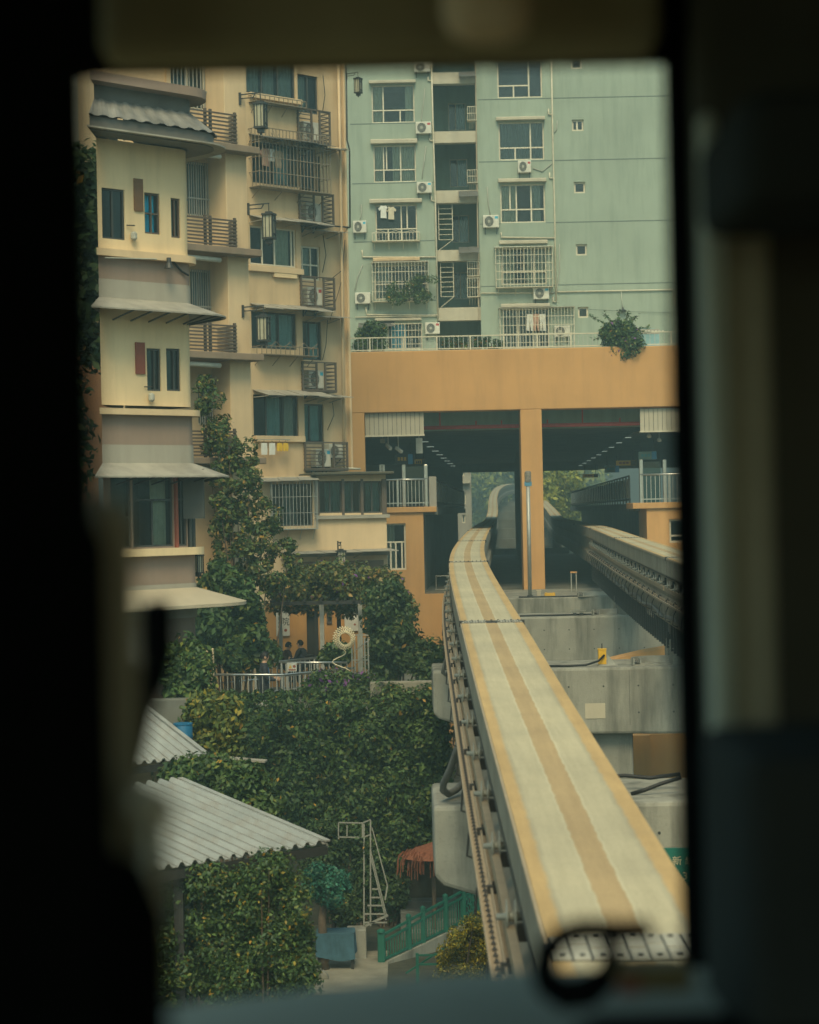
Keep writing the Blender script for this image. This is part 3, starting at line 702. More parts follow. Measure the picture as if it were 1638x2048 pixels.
# red sprinkler pipe
mb = MB(); zp = FO.uz(950,853)[1]; mb.tube([(uL0+2.2, TH+.75, zp*1.018), (uR, TH+.75, zp*1.018)], .085, 10); mb.build('sprinkler_pipe', M['red'], ST, smooth=True)
for px in (760+690*0, 880, 952, 1003, 1095, 1165, 1240):
    u = FO.uz(px, 850, TH+.75)[0]; MB().tube([(u, TH+.75, zp*1.018), (u, TH+.75, zp*1.018+(.7 if px in (880,1165) else .25))], .035, 6).build('pipe_drop', M['red'], ST)
# things at the platform ends
def end_rail(px0, px1, y0, y1, n, posts):
    u0, u1, za, zb_ = FO.rect(px0, y0, px1, y1)
    MB().tube([(u0,-.02,zb_),(u1,-.02,zb_)], .038, 8).build('handrail', M['steel'], ST, smooth=True)
    MB().box(u0, u1, -.045, .005, za+.12, za+.165).build('bottom_rail', M['steel'], ST)
    for k in range(n): 
        u = u0+(u1-u0)*(k+.5)/n; MB().box(u-.014, u+.014, -.034, -.006, za, zb_).build('baluster', M['galv'], ST)
    for px in posts:
        u = FO.uz(px, 1000)[0]; MB().box(u-.035, u+.035, -.06, .02, za, zb_).build('rail_post', M['steel'], ST)
end_rail(768, 857, 959, 1013, 12, (769, 796, 853)); end_rail(1280, 1420, 948, 1004, 16, (1282, 1340, 1400))
u0, u1, za, zb_ = FO.rect(858, 953, 873, 1014); MB().box(u0, u1, -.05, .9, za, zb_).build('rail_end_block', M['bandgrey'], ST, bevel=.02)
for px, y0 in ((763,929),(766.5,929),(808,929),(852,929),(1283,919),(1330,919)):
    u0, u1, za, zb_ = FO.rect(px-3.8, y0, px+3.8, 1014, 1.6); MB().box(u0, u1, 1.6, 1.78, za, zb_).build('door_post', M['steel'], ST, bevel=.02)
    if px in (808, 1283):
        MB().box(u1, u1+.75, 1.66, 1.70, za+.1, zb_-.1).build('door_glass', M['glass_d'], ST)
# hanging cameras, light box, signs and wall windows deep on the platform
def cctv(px, py0, py1, label, tilt):
    u, z1 = FO.uz(px, py0, 1.0); z0 = FO.uz(px, py1, 1.0)[1]
    o = thing('security_camera', label, 'security camera', FO.at(u, 1.0, z0), 'cameras under the slatted panel')
    MB().tube([(0,0,.1),(0,0,z1-z0)], .022, 6).build('stem', M['white'], o)
    h = MB().box(-.065,.065,-.25,.16,-.06,.07).build('housing', M['acwhite'], o, bevel=.015); h.matrix_local = Matrix.Rotation(tilt, 4, 'Z') @ Matrix.Rotation(.5, 4, 'X')
    l = MB().lathe([(.04,-.27),(.045,-.25)], n=10, axis='y').build('lens', M['black'], o); l.matrix_local = h.matrix_local.copy()
    return o
cctv(776, 870, 893, 'left of two white cameras hanging under the slatted panel', .5); cctv(796, 870, 899, 'right of two white cameras hanging under the slatted panel', .75)
u, z1 = FO.uz(838, 876, 1.2); z0 = FO.uz(838, 907, 1.2)[1]
o = thing('light_box', 'tall white box hung under the slatted panel beside the cameras', 'light box', FO.at(u, 1.2, z0)); MB().box(-.14,.14,-.1,.1,0,z1-z0).build('casing', M['acwhite'], o, bevel=.015); MB().box(-.02,.02,-.02,.02,z1-z0,z1-z0+.35).build('hanger', M['galv'], o)
u, z1 = FO.uz(765, 877, 1.4); o = thing('speaker_box', 'small grey box hung at the left under the slatted panel', 'box', FO.at(u, 1.4, z1)); MB().box(-.1,.1,-.1,.1,-.2,0).build('casing', M['curt'], o, bevel=.02); MB().box(-.015,.015,-.015,.015,0,.2).build('hanger', M['galv'], o)
for px, lab in ((1298, 'white dome lamp hung under the right slatted panel'), (1318, 'grey dome camera hung under the right slatted panel')):
    u, z1 = FO.uz(px, 862, 1.0); z0 = FO.uz(px, 876 if px < 1300 else 884, 1.0)[1]
    o = thing('dome_fitting', lab, 'lamp' if px < 1300 else 'security camera', FO.at(u, 1.0, z0)); MB().lathe([(.02,-.0),(.09,.02),(.1,.08),(.07,.14),(.02,.16)], n=12).build('dome', M['white' if px < 1300 else 'curt'], o, smooth=True); MB().tube([(0,0,.15),(0,0,z1-z0)], .018, 6).build('stem', M['galv'], o)
def hang_sign(px0, py0, px1, py1, w, cols, label):
    u0, u1, za, zb_ = FO.rect(px0, py0, px1, py1, w); o = thing('hanging_sign', label, 'sign', FO.at((u0+u1)/2, w, za), 'signs hung over the platforms'); W = (u1-u0)/2
    MB().box(-W, W, -.06, .06, 0, zb_-za).build('board', M[cols[0]], o)
    MB().box(W*.45, W*.98, -.066, -.06, .01, zb_-za-.01).build('end_panel', M[cols[1]], o)
    for x in (-.7, -.35, 0): MB().box(W*x, W*(x+.25), -.066, -.06, (zb_-za)*.35, (zb_-za)*.7).build('mark', M[cols[2]], o)
    for x in (-W*.7, W*.7): MB().box(x-.012, x+.012, -.012, .012, zb_-za, zb_-za+.5).build('hanger', M['dark'], o)
hang_sign(790, 908, 826, 929, 6, ('dark','blue_s','yel_s'), 'dark sign with blue end hung over the left platform')
hang_sign(829, 918, 850, 932, 12, ('yel_s','dark','dark'), 'small yellowish sign hung behind the dark blue one')
hang_sign(1277, 903, 1313, 919, 5, ('curt_t','blue_s','cyan'), 'teal sign with bright blue end over the right platform')
hang_sign(1232, 921, 1272, 931, 12, ('yel_s','dark','redbrown'), 'yellow sign hung over the right platform')
hang_sign(1210, 931, 1238, 945, 20, ('curt_t','blue_s','cyan'), 'middle teal sign over the right platform, behind the yellow one')
hang_sign(1165, 948, 1196, 955, 32, ('yel_s','dark','redbrown'), 'farthest yellow sign deep over the right platform')
for px in (797, 818):
    u0, u1, za, zb_ = FO.rect(px-7, 975, px+7, 996, 7); m_ = MB().box(u0, u1, 7, 7.05, za, zb_); inside(m_, 'rear_window', M['curt'])
mb = MB(); mb.box(-12, .35, 9, 9.3, 0, 2.2); inside(mb, 'platform_screen', M['conc_d'])
mb = MB(); mb.box(-12, .95, LEN-5, LEN-4.7, 0, 3.3); inside(mb, 'platform_end_wall', M['conc_d'])
# signal on its pole, blue plate
pb = on_top(1060, 80.5, -3.33) if False else Vector((at(1060, 1190, 80.5).x, 80.5, -3.33))
zt = at(1056, 945, 80.5).z; zpl = at(1056, 968, 80.5).z
o = thing('signal_post', 'wrapped signal head on a grey pole before the orange column', 'signal', T(pb)); H = zt - pb.z
lean = at(1056, 968, 80.5).x - pb.x
MB().tube([(0,0,0),(lean,0,zpl-pb.z)], .075, 12).build('pole', M['galv'], o, smooth=True)
MB().lathe([(.12,0),(.12,.03),(.09,.05)], n=12).build('base_flange', M['dark'], o)
MB().box(lean-.14,lean+.14,-.085,-.065,zpl-pb.z-.08,zpl-pb.z+.09).build('number_plate', M['blue_pl'] if 'blue_pl' in M else M['curt_t'], o)
hd = MB().box(lean-.125,lean+.125,-.1,.1,H-.42,H+.06).build('signal_head', M['wrap'] if 'wrap' in M else M['brown'], o, bevel=.07)
MB().box(lean-.05,lean+.05,-.05,.05,H-.52,H-.41).build('neck', M['black'], o)
b = Vector((at(1148,1185,84).x, 84, zc)); o = thing('barrier_stand', 'low grey frame with an orange top inside the right opening', 'frame', T(b)); zt = at(1148,1146,84).z - zc
MB().box(-.12,-.08,-.03,.03,0,zt).build('post', M['galv'], o); MB().box(.08,.12,-.03,.03,0,zt).build('post', M['galv'], o); MB().box(-.13,.13,-.06,.06,zt,zt+.06).build('top_board', M['orange'], o)
b = Vector((at(882,1185,90).x, 90, zc)); o = thing('pipe_frame', 'small pale pipe frame under the left platform', 'frame', T(b)); zt = at(882,1152,90).z-zc
MB().tube([(-.2,0,0),(-.2,0,zt),(.4,0,zt),(.4,0,0)], .025, 6).build('hoop', M['galv'], o); MB().box(-.24,.44,-.02,.02,0,.03).build('foot_bar', M['galv'], o)
# deck at the station mouth
yd = 79.0
mb = MB(); mb.box(at(1000,1200,yd).x-1.2, 10.5, yd, 87.45, -3.85-.8, -3.33); tag(mb.build('deck', M['conc'], None, bevel=.04), 'stained concrete deck at the foot of the orange column', 'deck')
# roof terrace: railing, planter plants and the wall sign are on the roof of the station
zr = z_top
rl = thing('roof_railing', 'long cream metal railing along the top of the ochre beam', 'railing', FO.at(0, .25, zr))
hz = .62
MB().box(-9, uR, -.03, .03, hz-.05, hz).build('top_rail', M['pipe'], rl); MB().box(-9, uR, -.02, .02, .06, .10).build('bottom_rail', M['pipe'], rl)
k = 0; u = -3.0
while u < 12.5:
    MB().box(u-.012, u+.012, -.012, .012, .1, hz-.05).build('baluster', M['galv'], rl)
    if k % 7 == 0: MB().box(u+.06, u+.12, -.035, .035, 0, hz-.002).build('post', M['pipe'], rl)
    u += .2; k += 1
MB().box(-9.2, uR, .02, 12.6, z_top-.25, z_top+.01).build('roof_slab', M['slab'], ST)

# ---------------------------------------------------------------- air conditioners, lanterns (built once, copied)
def make_ac():
    o = thing('air_conditioner', '', 'air conditioner')
    MB().box(-.41,.41,-.30,0,0,.56).build('casing', M['acwhite'], o, bevel=.025)
    g = MB(); g.lathe([(.225,-.312),(.225,-.30)], (-.1,0,.28), 20, 'y'); fan = g.build('fan_disc', M['acfan'], o)
    g = MB()
    for r_ in (.07,.12,.17,.225):
        g.tube([(-.1+r_*math.cos(a), -.318, .28+r_*math.sin(a)) for a in np.linspace(0, 2*math.pi, 20, endpoint=False)], .006, 4, closed=True)
    for a in np.linspace(0, math.pi, 6, endpoint=False): g.bar((-.1-.22*math.cos(a),-.318,.28-.22*math.sin(a)),(-.1+.22*math.cos(a),-.318,.28+.22*math.sin(a)),.007)
    g.build('fan_guard', M['curt'], fan)
    MB().box(-.1-.06,-.1+.06,-.325,-.312,.22,.34).build('fan_hub', M['curt'], fan, bevel=.02)
    b = MB()
    for x in (-.3,.3): b.bar((x,.06,-.02),(x,-.34,-.02),.035); b.bar((x,.05,-.30),(x,-.28,-.03),.03); b.box(x-.02,x+.02,.04,.07,-.32,0)
    b.build('bracket', M['dark'], o)
    return o
M['acfan'] = flat('dark fan', (.07,.075,.07), .6)
M['badge_b'] = flat('blue badge', (.05,.42,.60), .5); M['badge_r'] = flat('red badge', (.45,.06,.06), .5)
AC0 = make_ac(); AC_used = [False]
def ac(F, px0, py0, px1, py1, label, w=0.0, badge=None, group='air conditioners on the green wall', scale=None):
    u0, u1, z0, z1 = F.rect(px0, py0, px1, py1, w-.3)
    o = AC0 if not AC_used[0] else copy_tree(AC0); AC_used[0] = True
    s = scale or (u1-u0)/.82
    o.matrix_world = F.at((u0+u1)/2, w, z0) @ Matrix.Diagonal((s, 1, min(1.15, (z1-z0)/.56), 1))
    o['label'] = label; o['group'] = group
    if badge: MB().box(.2,.36,-.303,-.298,.40,.50).build('badge', M[badge], o)
    return o
def make_lantern():
    o = thing('wall_lantern', '', 'lantern')
    m = MB(); m.box(-.02,.02,-.06,.0,-.16,.16); m.bar((0,-.03,.10),(0,-.62,.12),.03); m.bar((0,-.03,.0),(0,-.40,.0),.025); m.bar((0,-.40,0),(0,-.46,.11),.025); m.bar((0,-.60,.12),(0,-.60,-.12),.02); m.build('bracket', M['dark'], o)
    f = MB(); z0, z1, h = -.78, -.20, .13
    for sx in (-1,1):
        for sy in (-1,1): f.box(sx*h-.014, sx*h+.014, -.6+sy*h-.014, -.6+sy*h+.014, z0, z1)
    f.box(-h-.03,h+.03,-.6-h-.03,-.6+h+.03,z1,z1+.05); f.box(-h*.6,h*.6,-.6-h*.6,-.6+h*.6,z1+.05,z1+.10); f.box(-h-.02,h+.02,-.6-h-.02,-.6+h+.02,z0-.05,z0); f.box(-h*.6,h*.6,-.6-h*.6,-.6+h*.6,z0-.16,z0-.05); f.box(-.02,.02,-.62,-.58,z0-.22,z0-.16)
    f.box(-h,h,-.6-h-.016,-.6-h+.004,z1-.14,z1-.11); f.box(-h,h,-.6-h-.016,-.6-h+.004,z0+.08,z0+.11)
    for q in (-.055,.055): f.box(q-.008,q+.008,-.6-h-.012,-.6-h+.008,z0,z1); f.box(-h-.012,-h+.008,-.6+q-.008,-.6+q+.008,z0,z1); f.box(h-.008,h+.012,-.6+q-.008,-.6+q+.008,z0,z1)
    fr = f.build('lantern_frame', M['dark'], o)
    MB().box(-h+.012,h-.012,-.6-h+.006,-.6+h-.006,z0+.002,z1-.002).build('pane_box', M['lampglass'], fr)
    return o
LN0 = make_lantern(); LN_used = [False]
def lantern(Mx, label, s=1.0):
    o = LN0 if not LN_used[0] else copy_tree(LN0); LN_used[0] = True
    o.matrix_world = Mx @ Matrix.Scale(s, 4); o['label'] = label; o['group'] = 'dark framed wall lanterns'; return o
def garment(F, u, w, z, kind, m, label, s=1.0, group='laundry hung out to dry'):
    o = thing('hanging_laundry', label, 'laundry', F.at(u, w, z), group)
    if kind == 'shirt':
        poly = [(-.10,0),(-.04,-.03),(.04,-.03),(.10,0),(.25,-.16),(.19,-.26),(.13,-.19),(.145,-.62),(-.14,-.60),(-.13,-.19),(-.19,-.26),(-.25,-.16)]
    elif kind == 'trousers':
        poly = [(-.14,0),(.14,0),(.16,-.35),(.17,-.80),(.04,-.80),(.0,-.30),(-.04,-.80),(-.17,-.78),(-.15,-.3)]
    elif kind == 'towel':
        poly = [(-.13,0),(.13,0),(.14,-.25),(.13,-.42),(-.14,-.43),(-.135,-.2)]
    else:
        poly = [(-.1,0),(.1,0),(.13,-.12),(.11,-.30),(.02,-.28),(0,-.16),(-.02,-.30),(-.12,-.28),(-.12,-.1)]
    b = MB(); b.prism([(x*s, y*s) for x, y in poly], -.015, .015, 'y'); g = b.build('cloth', M[m], o)
    hk = MB(); hk.tube([(-.12*s,0,-.02),(0,0,.06),(.12*s,0,-.02)], .006, 4); hk.tube([(0,0,.06),(0,0,.11)], .006, 4); hk.build('hanger', M['dark'], o)
    return o

# ---------------------------------------------------------------- green apartment block
FG = Fr(819, 1024, 100, 0)
GB = thing('apartment_block', 'tall pale green apartment block above the ochre station', 'building', FG.M)
# left bay
uA, uB = -9.0, FG.uz(869, 400)[0]; uC = FG.uz(957, 400)[0]; uD = 20.0
ZG0, ZG1 = 6.9, 26
holes = []
RB = [('h',.34,0,1),('v',.27,.34,1),('v',.27,0,.34),('v',.66,0,.34)]
L1 = FG.rect(*c2(128,168,335,350)); L2 = FG.rect(*c2(137,458,342,636)); L3 = FG.rect(*c2(147,745,348,920)); L4 = FG.rect(*c2(140,1035,398,1200)); L5 = FG.rect(*c2(205,1315,372,1440)); L0 = FG.rect(*c2(120,-110,330,62))
for r_, bars, cu in ((L0, RB, [(.02,.3,'curt')]), (L1, RB, [(.02,.26,'curt_c'),(.78,.99,'curt_c')]), (L2, [('h',.34,0,1),('v',.24,0,1),('v',.31,.34,1),('v',.64,0,1)], [(.02,.22,'curt_c'),(.45,.97,'curt_c')]), (L3, [('h',.34,0,1),('v',.30,0,.34),('v',.62,0,1),('v',.76,.34,1)], []), (L4, [('v',.33,0,1),('v',.66,0,1),('h',.45,0,1)], [(.02,.3,'curt')]), (L5, [('v',.5,0,1)], [(.1,.55,'curt_b')])):
    window(GB, r_, bars, fw=.06, curtains=cu)
    holes.append(r_)
mb = MB(); wall(mb, uA, uB, ZG0, ZG1, holes); mb.quad((uB,0,ZG0),(uB,5,ZG0),(uB,5,ZG1),(uB,0,ZG1)); mb.build('wall', M['green'], GB)
# right bay
R1 = FG.rect(*c2(733,45,950,230)); R2 = FG.rect(*c2(740,345,960,530)); R3 = FG.rect(*c2(748,645,965,832)); R4 = FG.rect(*c2(752,952,972,1130)); R5 = FG.rect(*c2(760,1245,985,1440))
hr = []
RR = [('h',.33,0,.70),('v',.70,0,1),('v',.36,0,.33)]
for r_, bars, cu, gm in ((R1, RR, [], 'glass_d'), (R2, RR+[('h',.33,.7,1)], [(.02,.98,'curt')], 'glass_d'), (R3, [('h',.35,0,1),('v',.69,0,1),('v',.36,0,1),('v',.22,.35,1)], [(.02,.36,'curt_c'),(.72,.9,'curt')], 'glass'), (R4, [('h',.35,0,1),('v',.72,0,1),('v',.5,.35,1)], [(.02,.3,'curt_c'),(.55,.98,'curt_c')], 'glass'), (R5, [('v',.33,0,1),('v',.66,0,1)], [(.02,.25,'curt')], 'glass_d')):
    window(GB, r_, bars, fw=.07, curtains=cu, gm=gm); hr.append(r_)
for q in ((1093,335,1150,390),(1103,635,1158,690),(1112,935,1166,990),(1122,1237,1173,1290),(1088,40,1142,90)):
    r_ = FG.rect(*c2(*q)); window(GB, r_, [('v',.45,0,1)] if q[1] == 335 else [], fw=.085, gm='glass_d', room=.8); hr.append(r_)
mb = MB(); wall(mb, uC, uD, ZG0, ZG1, hr); mb.quad((uC,0,ZG0),(uC,5,ZG0),(uC,5,ZG1),(uC,0,ZG1)); mb.build('wall', M['green'], GB)
body(MB(), uA, uD, 5, 16, ZG0, ZG1).build('rear_body', M['green'], GB)
# recessed light shaft between the bays
shafts = []
for (x0,y0,x1,y1) in ((497,255,582,388),(505,525,590,660),(515,795,598,928),(525,1070,600,1200)):
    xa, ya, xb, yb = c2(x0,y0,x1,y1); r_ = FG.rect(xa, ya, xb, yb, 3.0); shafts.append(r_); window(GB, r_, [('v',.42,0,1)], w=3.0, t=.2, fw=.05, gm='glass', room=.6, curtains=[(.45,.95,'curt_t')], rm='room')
wall(MB(), uB, uC, ZG0, ZG1, shafts, w=3.0, t=.2).build('shaft_wall', M['green_d'], GB)
for y0, y1 in ((105,160),(390,445),(675,735),(962,1015),(1240,1303),(-180,-130)):
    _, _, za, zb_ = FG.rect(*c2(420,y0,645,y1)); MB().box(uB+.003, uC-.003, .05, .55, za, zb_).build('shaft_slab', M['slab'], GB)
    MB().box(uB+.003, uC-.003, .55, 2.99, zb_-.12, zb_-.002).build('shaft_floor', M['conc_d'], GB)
for y0, y1, x0, x1 in ((735,910,450,520),(1020,1185,460,525)):     # ladder-like drying frames at the shaft's left
    u0, u1, za, zb_ = FG.rect(*c2(x0,y0,x1,y1)); m_ = MB(); m_.box(u0,u0+.035,.3,.33,za,zb_); m_.box(u1-.035,u1,.3,.33,za,zb_)
    for k in range(8): z = za+(zb_-za)*k/7; m_.box(u0+.035,u1-.035,.3,.33,z-.012,z+.012)
    m_.bar((u0,.31,za-.5),(u1,.31,za),.025); m_.build('drying_frame', M['pipe'], GB)
for y0 in (105,390-2000,680,950):
    if y0 < 0: continue
    u0, u1, za, zb_ = FG.rect(*c2(548,y0,640,y0+55)); awning(GB, u0, uC-.02, zb_, .05, .7, .35, 'awn_d', panels=2)
for y0, y1 in ((275,340),(580,640),(1100,1190),(1020,1090)):
    u0, u1, za, zb_ = FG.rect(*c2(590,y0,642,y1)); grille(GB, (u0, uC-.03, za, zb_), .3, .45, .1, 2, 'pipe', 'shaft_rack', .02)
MB().tube([(FG.uz(*c2(628,60))[0],-.06,FG.uz(*c2(628,60))[1]),(FG.uz(*c2(655,1300))[0]-.1,-.06,FG.uz(*c2(655,1300))[1])], .035, 6).build('brown_pipe', M['tray'], GB)
# hoods over the windows
for x0,x1,y0,y1,m_ in ((115,340,145,163,'slab'),(123,348,428,453,'slab'),(118,370,715,738,'slab'),(135,360,998,1018,'tan'),(145,368,1290,1305,'slab'),(727,962,320,340,'slab'),(737,968,617,638,'slab'),(742,975,915,935,'slab'),(750,985,1220,1240,'slab'),(722,958,20,40,'slab')):
    u0, u1, za, zb_ = FG.rect(*c2(x0,y0,x1,y1)); hood(GB, u0, u1, za, 0, .28, zb_-za, m_)
# grooves between the storeys, pipes
for x0, x1, y in ((640,1620,230),(645,1620,530),(650,1620,829),(655,1620,1130),(25,420,354),(35,428,641),(40,436,922),(45,440,1210)):
    u0, u1, za, zb_ = FG.rect(*c2(x0,y-2,x1,y+2)); u0 = max(u0, uC+.01) if x0 > 600 else u0; u1 = min(u1, uB-.01) if x0 < 600 else u1
    hh = [h for h in (hr if x0 > 600 else holes) if h[2] < za+.05 < h[3]]
    m_ = MB(); segs = [(u0, u1)]
    for h in hh: segs = [s_ for a, b in segs for s_ in ((a, min(b, h[0])), (max(a, h[1]), b)) if s_[1]-s_[0] > .02]
    for a, b in segs: m_.box(a, b, -.006, .01, za, za+.045)
    m_.build('groove_strip', M['groove'], GB)
def pipe(pts, r=.04, m='pipe', w=-.07, B=GB, F=FG, cr=c2):
    return MB().tube([(F.uz(*(cr(*p) if cr else p))[0], w, F.uz(*(cr(*p) if cr else p))[1]) for p in pts], r, 7).build('drain_pipe', M[m], B, smooth=True)
pipe([(413,-60),(425,400),(437,800),(448,1300)]); pipe([(400,130),(400,148),(414,150)], .035); pipe([(408,420),(408,436),(426,440)], .035); pipe([(416,705),(416,725),(433,730)], .035)
pipe([(82,965),(85,998),(436,998)]); pipe([(100,1240),(105,1276),(448,1278)]); pipe([(50,1288),(440,1282)], .03)
pipe([(992,-60),(1000,400),(1010,800),(1017,1215)]); pipe([(980,285),(980,310),(997,312)], .035); pipe([(985,592),(985,617),(1003,618)], .035); pipe([(1002,1190),(1002,1212),(1016,1214)], .035)
pipe([(752,880),(752,903),(1008,906)]); pipe([(655,1172),(1000,1170)], .03); pipe([(1022,1166),(1583,1155),(1587,1230),(1620,1232)], .035)
pipe([(1330,1160),(1336,1245)], .012, 'white'); pipe([(1175,1250),(1400,1262),(1600,1266)], .008, 'dark')
for p in ([(385,185),(378,260),(368,330),(372,345)],[(390,465),(378,560),(372,620)],[(78,745),(80,790),(72,822)],[(85,1035),(60,1100),(48,1160)],[(685,660),(690,740),(700,795)],[(1022,340),(1020,380),(1008,400)],[(905,570),(950,585),(995,548)],[(1033,935),(1035,1060),(1020,1160),(985,1180)]):
    pipe(p, .022, 'curt', -.04)
# cages, flower rack
u0,u1,za,zb_ = FG.rect(*c2(132,885,360,925)); grille(GB, (u0,u1,za,zb_), 0, .45, .16, 1, 'pipe', 'flower_rack', .022)
m_ = MB()
for k in range(3):
    a = u0+(u1-u0)*k/3; b = u0+(u1-u0)*(k+1)/3; m_.tube([(a+(b-a)*q, -.45, zb_+.09*(1-abs(2*q-1))**1.4) for q in np.linspace(0,1,7)], .012, 4)
m_.build('rack_scallop', M['pipe'], GB)
u0,u1,za,zb_ = FG.rect(*c2(132,1022,402,1210), -.4); grille(GB, (u0,u1,za,zb_), 0, .5, .15, 4, 'pipe', 'security_grille', .02); hood(GB, u0-.05, u1+.02, zb_, 0, .52, .05, 'awn')
u0,u1,za,zb_ = FG.rect(*c2(727,950,1000,1142), -.4); grille(GB, (u0,u1,za,zb_), 0, .5, .16, 5, 'pipe', 'security_grille', .02); hood(GB, u0-.06, u1+.06, zb_, 0, .55, .05, 'white')
u0,u1,za,zb_ = FG.rect(*c2(748,1242,1105,1450), -.4); grille(GB, (u0,u1,za,zb_), 0, .5, .15, 5, 'pipe', 'security_grille', .018); hood(GB, u0-.06, u1+.06, zb_, 0, .55, .04, 'awn')
u0,u1,za,zb_ = FG.rect(*c2(225,1318,372,1450), -.3); grille(GB, (u0,u1,za,zb_), 0, .35, .15, 4, 'pipe', 'security_grille', .018); awning(GB, FG.uz(*c2(65,1320))[0], FG.uz(*c2(240,1320))[0], FG.uz(*c2(150,1315))[1], 0, .6, .25, 'awn_d', panels=3)
# air conditioners
ac(FG, *c2(333,58,410,104), 'air conditioner cut off by the top edge, beside the green shaft')
ac(FG, *c2(340,345,416,402), 'air conditioner with pink badge below the topmost left green window', badge='badge_r')
ac(FG, *c2(345,635,418,688), 'air conditioner with blue badge beside the shaft, second row down', badge='badge_b')
ac(FG, *c2(38,822,103,880), 'air conditioner beside the green window with the flower rack', badge='badge_b')
ac(FG, *c2(48,1168,122,1222), 'air conditioner at the left foot of the plant-filled cage')
ac(FG, *c2(386,1312,457,1368), 'air conditioner above the railing beside the blue curtain', badge='badge_r')
ac(FG, *c2(833,532,897,590), 'small air conditioner alone between two right-hand green windows', badge='badge_r')
ac(FG, *c2(665,795,742,855), 'air conditioner left of the curtained right-hand green window', badge='badge_b')
ac(FG, *c2(908,1143,984,1200), 'air conditioner under the bare white window cage', badge='badge_b')
ac(FG, *c2(1008,1328,1085,1382), 'air conditioner inside the lowest right cage behind the railing', w=-.05)
# laundry
for i, (x, y, k, m_) in enumerate(((185,752,'shirt','fabric_w'),(222,758,'shirt','curt_c'))):
    u, z = FG.uz(*c2(x,y)); garment(FG, u, -.25, z, k, m_, ['white shirt hung at the flower-rack window', 'pale beige shirt hung at the flower-rack window'][i])
for i, (x, m_) in enumerate(((890,'fabric_w'),(922,'fabric_p'),(950,'fabric_w'))):
    u, z = FG.uz(*c2(x,1272), -.3); garment(FG, u, -.3, z, 'trousers', m_, ['leftmost pale garment in the lowest right cage', 'pinkish garment in the lowest right cage', 'right-hand pale garment in the lowest right cage'][i])
# wall lamp and notice board, roof plants
u, z = FG.uz(*c2(1338,1250)); o = thing('wall_lamp', 'small dark cone lamp hanging on the green wall above the shrub', 'lamp', FG.at(u, -.15, z)); MB().lathe([(.2,-.1),(.05,.0),(.03,.06)], n=14).build('lamp_shade', M['dark'], o, smooth=True); MB().tube([(0,0,.05),(0,.15,.12)], .015, 5).build('arm', M['dark'], o)
u0,u1,za,zb_ = FG.rect(*c2(1405,1345,1515,1425), -8); o = thing('notice_board', 'pale blue notice board behind the roof railing', 'notice board', FG.at(0,-8,0))
MB().box(u0,u1,-.05,.05,za,zb_).build('board', M['cyan2'], o); MB().box(u0,u1,-.06,-.05,zb_-.22,zb_).build('title_strip', M['bandgrey'], o)
for k in range(6): x = u0+.35+k*.15; MB().box(x,x+.09,-.066,-.06,zb_-.15,zb_-.06).build('title_mark', M['white'], o)
for k in range(5): MB().box(u0+.15,u1-.2-.1*(k % 2),-.056,-.05,za+.2+k*.13,za+.235+k*.13).build('text_line', M['curt_t'], o)
MB().box(u0+.1,u0+.16,-.03,.03,6.5,za).build('leg', M['dark'], o); MB().box(u1-.16,u1-.1,-.03,.03,6.5,za).build('leg', M['dark'], o)

# ---------------------------------------------------------------- tan tower
FT = Fr(714, 700, 75.0, 43.6)
TB = thing('tan_building', 'tan apartment building with dark windows and caged air conditioners', 'building', FT.M)
WB = .55
def rA(*q): return FT.rect(*q)
def rB(*q): return FT.rect(*q, WB)
hA = []; hB = []
uS = FT.uz(604, 600)[0]; uLft = FT.uz(490, 600)[0] - 2.5; u_rt = 0.0
wins = [((492,104,590,192),'A',[('v',.33,0,1),('v',.66,0,1)],[(.02,.3,'curt'),(.4,.62,'curt'),(.7,.97,'curt')]), ((505,290,632,372),'A',[('v',.33,0,1),('v',.66,0,1)],[(.36,.6,'curt_t')]),
        ((500,455,592,532),'A',[('v',.28,0,1),('v',.55,0,1),('v',.92,0,1)],[(.56,.9,'curt_c')]), ((503,625,593,698),'A',[('v',.33,0,1),('v',.62,0,1)],[(.3,.6,'curt_t'),(.66,.96,'curt_t')]), ((507,790,597,875),'A',[('v',.3,0,1),('v',.68,0,1)],[(.33,.66,'curt_t'),(.7,.96,'curt')]),
        ((588,150,636,226),'B',[('v',.1,0,1),('v',.6,0,1)],[(.15,.55,'curt')]), ((590,492,640,560),'B',[('v',.33,0,1),('v',.66,0,1),('h',.45,0,1)],[(.4,.7,'curt')]), ((597,643,643,720),'B',[('v',.5,0,1)],[(.5,.95,'curt_t')]), ((600,808,647,885),'B',[('v',.45,0,1)],[(.05,.95,'curt_t')]), ((590,310,640,388),'B',[('v',.5,0,1)],[])]
for q, s_, bars, cu in wins:
    r_ = rA(*q) if s_ == 'A' else rB(*q); (hA if s_ == 'A' else hB).append(r_)
    window(TB, r_, bars, w=0 if s_ == 'A' else WB, fw=.06, fm='dframe' if q[1] > 600 or q[1] < 450 else 'frame', gm='glass', curtains=cu, room=1.2, t=.12)
ZT0, ZT1 = -5.2, 19.5
mb = MB(); wall(mb, uLft, uS, ZT0, ZT1, hA, t=.12); mb.quad((uS,0,ZT0),(uS,WB,ZT0),(uS,WB,ZT1),(uS,0,ZT1)); wall(mb, uS, u_rt, ZT0, ZT1, hB, w=WB, t=.12); body(mb, uLft, u_rt, WB, 8, ZT0, ZT1); mb.quad((uLft,0,ZT0),(uLft,WB,ZT0),(uLft,WB,ZT1),(uLft,0,ZT1)); mb.quad((uLft,0,ZT1),(uS,0,ZT1),(uS,WB,ZT1),(uLft,WB,ZT1)); mb.build('wall', M['tan'], TB)
